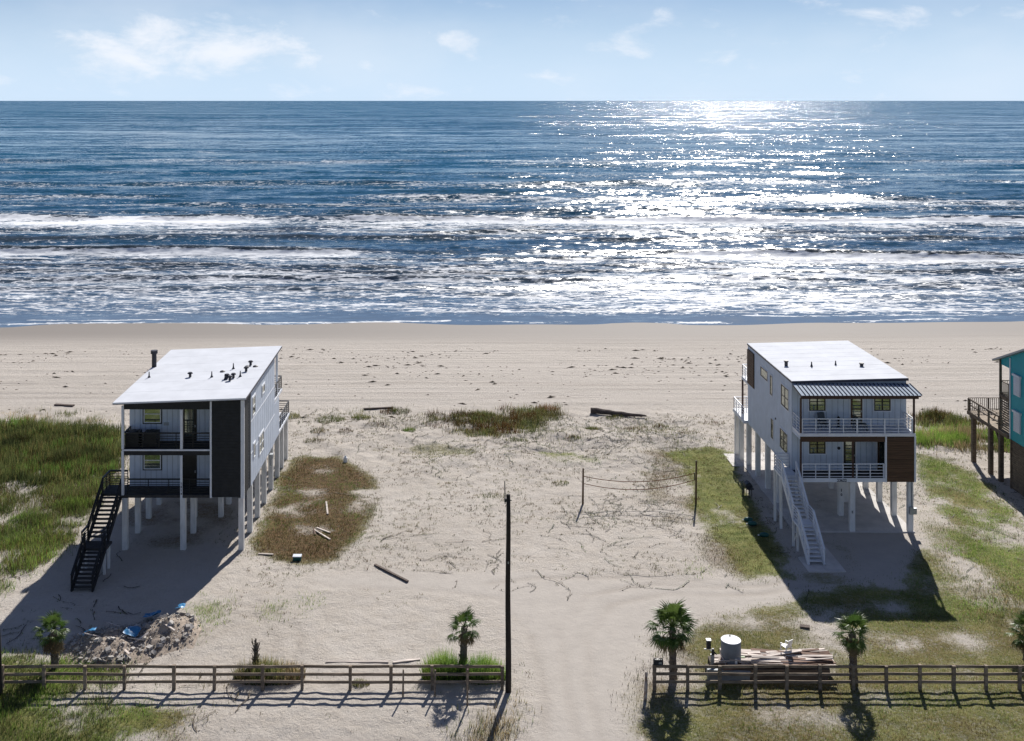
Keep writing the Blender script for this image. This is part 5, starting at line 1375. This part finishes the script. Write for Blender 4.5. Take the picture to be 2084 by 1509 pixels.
CH = [chunk_mesh(s) for s in range(9)]; r = random.Random(3); cnt = 0
while cnt < 290:
    a = r.uniform(-3.5, 3.4); b_ = r.uniform(-3.0, 3.0); e = float(heap(np.array([a]), np.array([b_]))[0])
    if e < .10 + .12 * r.random(): continue
    s = r.choice((.045, .055, .065, .08, .10, .15)) * r.uniform(.8, 1.25)
    link('chunk', CH[cnt % 9], t, (a, b_, e - .10 + s * .3), (r.uniform(-.6, .6), r.uniform(-.6, .6), r.uniform(0, 6.3)), (s, s, s)); cnt += 1


n = 2600; fa_ = rng.uniform(-3.6, 3.5, n); fb_ = rng.uniform(-3.1, 3.1, n); fe_ = heap(fa_, fb_); kk = fe_ > 0.06; fa_, fb_, fe_ = fa_[kk], fb_[kk], fe_[kk]; n = len(fa_)
v = rng.normal(0, 1, (n, 4, 3)); v /= np.linalg.norm(v, axis=2, keepdims=True); v *= rng.uniform(0.02, 0.075, (n, 1, 1)); v += np.stack([fa_, fb_, fe_ - 0.1], 1)[:, None, :]
f = (np.arange(n)[:, None, None] * 4 + np.array([(0, 1, 2), (0, 3, 1), (1, 3, 2), (2, 3, 0)])[None]).reshape(-1, 3)
tag(link('grit', np_mesh('grit', v.reshape(-1, 3), f, M['rubble_stone']), t), kind='stuff')
for i in range(7):
    a = r.uniform(-2.4, 2.4); b_ = r.uniform(-2, 1.6); e = float(heap(np.array([a]), np.array([b_]))[0])
    link('broken_board', MB().box(-.45, .45, -.05, .05, -.02, .02).mesh('broken_board', M['pale_plank']), t, (a, b_, e + .03), (r.uniform(-.3, .3), r.uniform(-.5, .5), r.uniform(0, 3)))


def cloth(label, cx, cy, w_, d_, seed, name='tarp', mname='blue_tarp', fall=.6):
    n_ = 14; a = np.linspace(-w_, w_, n_); b_ = np.linspace(-d_, d_, n_); AA, BB = np.meshgrid(a, b_); AA = AA.ravel(); BB = BB.ravel()
    zz_ = heap(AA + cx - x_, BB + cy - y_) + .06 + .28 * fbm(AA * 2.4 + seed, BB * 2.4, 720 + seed, 3)
    AA2 = AA + .25 * (fbm(AA * 3, BB * 3, 730 + seed, 2) - .5); BB2 = BB + .25 * (fbm(AA * 3, BB * 3, 740 + seed, 2) - .5)
    ii = np.arange(n_ * n_).reshape(n_, n_); qq = np.stack([ii[:-1, :-1], ii[:-1, 1:], ii[1:, 1:], ii[1:, :-1]], -1).reshape(-1, 4)
    o_ = link(name, np_mesh(name, np.stack([AA2, BB2, zz_], 1), qq, M[mname], True), None, (cx, cy, 0)); tag(o_, label, 'tarp', 'blue tarps on the rubble')


cloth('crumpled blue tarp in the middle of the rubble heap', -17.55, 57.6, .36, .42, 1)
cloth('blue tarp scrap at the left side of the rubble heap by the palm', -19.75, 57.5, .34, .26, 2)
cloth('blue tarp lying in shade at the back of the rubble heap', -17.3, 60.4, .45, .3, 3)
cloth('narrow blue tarp strip at the back right of the rubble heap', -15.9, 61.2, .2, .45, 4)


# ------------------------------------------------------------------ loose boards, driftwood, small things
def loose(px0, py0, px1, py1, w_, h_, mname, label, cat='board', name='board', lift=.05):
    a = W(px0, py0); b_ = W(px1, py1); za, zb = tz(*a) + lift, tz(*b_) + lift
    o_ = MB().bar((a[0], a[1], za), (b_[0], b_[1], zb), w_, h_).build(name, M[mname]); tag(o_, label, cat); return o_


loose(763, 1152, 830, 1186, .15, .09, 'driftwood', 'long weathered board lying alone on open sand left of the pole')
loose(663, 1349, 791, 1348, .13, .06, 'pale_plank', 'long pale board on the sand behind the left fence')
loose(800, 1349, 855, 1342, .16, .05, 'pale_plank', 'shorter pale board slanting left of the middle palm')
loose(664, 1023, 667, 1048, .12, .05, 'pale_plank', 'pale board standing out in the weeds, farthest of the weed patch boards')
loose(640, 1081, 672, 1100, .10, .05, 'pale_plank', 'thin pale board crossing the weed patch diagonally')
loose(645, 1076, 672, 1086, .10, .05, 'pale_plank', 'thin pale board lying just above the diagonal one in the weeds')
loose(638, 1078, 642, 1090, .10, .05, 'red_plank', 'short reddish board at the left of the weed patch boards')
loose(526, 1128, 556, 1131, .14, .05, 'pale_plank', 'pale board by the front right stilt of the dark fronted house')
loose(1628, 1276, 1648, 1279, .3, .08, 'driftwood', 'short dark plank on the lawn behind the lumber pile')
loose(112, 823, 150, 825, .35, .2, 'driftwood', 'dark driftwood plank on the beach left of the dark fronted house', 'driftwood', 'driftwood')
loose(740, 833, 800, 829, .2, .16, 'driftwood', 'thin driftwood branch on the beach edge left of the dune patch', 'driftwood', 'driftwood')
a = W(1202, 842); b_ = W(1315, 850); lg = MB()
lg.tube([(a[0] + (b_[0] - a[0]) * s, a[1] + (b_[1] - a[1]) * s + .12 * math.sin(5 * s), tz(a[0] + (b_[0] - a[0]) * s, a[1] + (b_[1] - a[1]) * s) + .28 - .12 * s + .04 * math.sin(9 * s)) for s in np.linspace(0, 1, 10)], [.26, .27, .25, .23, .21, .2, .17, .15, .12, .07], 9)
tag(lg.build('driftwood_log', M['driftwood']), 'thick dark driftwood log lying along the dune', 'log')
a, b_ = W(605, 1140); o = MB().box(a - .25, a + .25, b_ - .18, b_ + .18, tz(a, b_) - .05, .24).build('storage_box', M['green_plastic']); tag(o, 'small dark green box at the near edge of the weed patch', 'box')
MB().box(-.27, .27, -.2, .2, 0, .05).build('lid', M['shutter_white'], o).location = (a, b_, .244)
for px, py, lab in ((1523, 1061, 'green plastic float in the shade left of the white stair, farthest one'), (1531, 1070, 'green plastic float in the shade left of the white stair, middle one'), (1555, 1092, 'green plastic float in the shade nearest the foot of the white stair')):
    a, b_ = W(px, py); t = empty('float', (a, b_, tz(a, b_))); tag(t, lab, 'float', 'green floats by the stair')
    link('body', MB().tube([(-.32, 0, .1), (-.22, 0, .12), (0, 0, .13), (.22, 0, .12), (.32, 0, .1)], [.04, .13, .16, .13, .04], 10).mesh('body', M['green_plastic'], smooth=True), t)
    link('cap', MB().tube([(-.42, 0, .1), (-.325, 0, .1)], .05, 8).mesh('cap', M['white_plastic']), t)
a, b_ = W(1522, 1008); t = empty('barbecue', (a, b_, tz(a, b_))); tag(t, 'dark barbecue grill standing in the shade beside the brown panelled house', 'barbecue')
link('bowl', MB().tube([(0, -.4, .75), (0, -.3, .72), (0, .3, .72), (0, .4, .75)], [.16, .26, .26, .16], 12).mesh('bowl', M['dark_plastic']), t)
for sx in (-1, 1):
    for sy in (-1, 1): link('leg', MB().box(sx * .2 - .02, sx * .2 + .02, sy * .32 - .02, sy * .32 + .02, -.05, .56).mesh('leg', M['dark_plastic']), t)
link('shelf', MB().box(-.24, .24, -.8, -.42, .66, .70).mesh('shelf', M['dark_plastic']), t)
for px, py, s, lab in ((703, 938, .16, 'white plastic jug at the back of the weed patch'),):
    if s:
        a, b_ = W(px, py); t = empty('plastic_jug', (a, b_, tz(a, b_))); tag(t, lab, 'jug')
        link('body', MB().tube([(0, 0, .0), (0, 0, .34), (0, 0, .44)], [s, s, .05], 10).mesh('body', M['white_plastic']), t); link('cap', MB().tube([(0, 0, .441), (0, 0, .49)], .05, 8).mesh('cap', M['blue_tarp']), t)
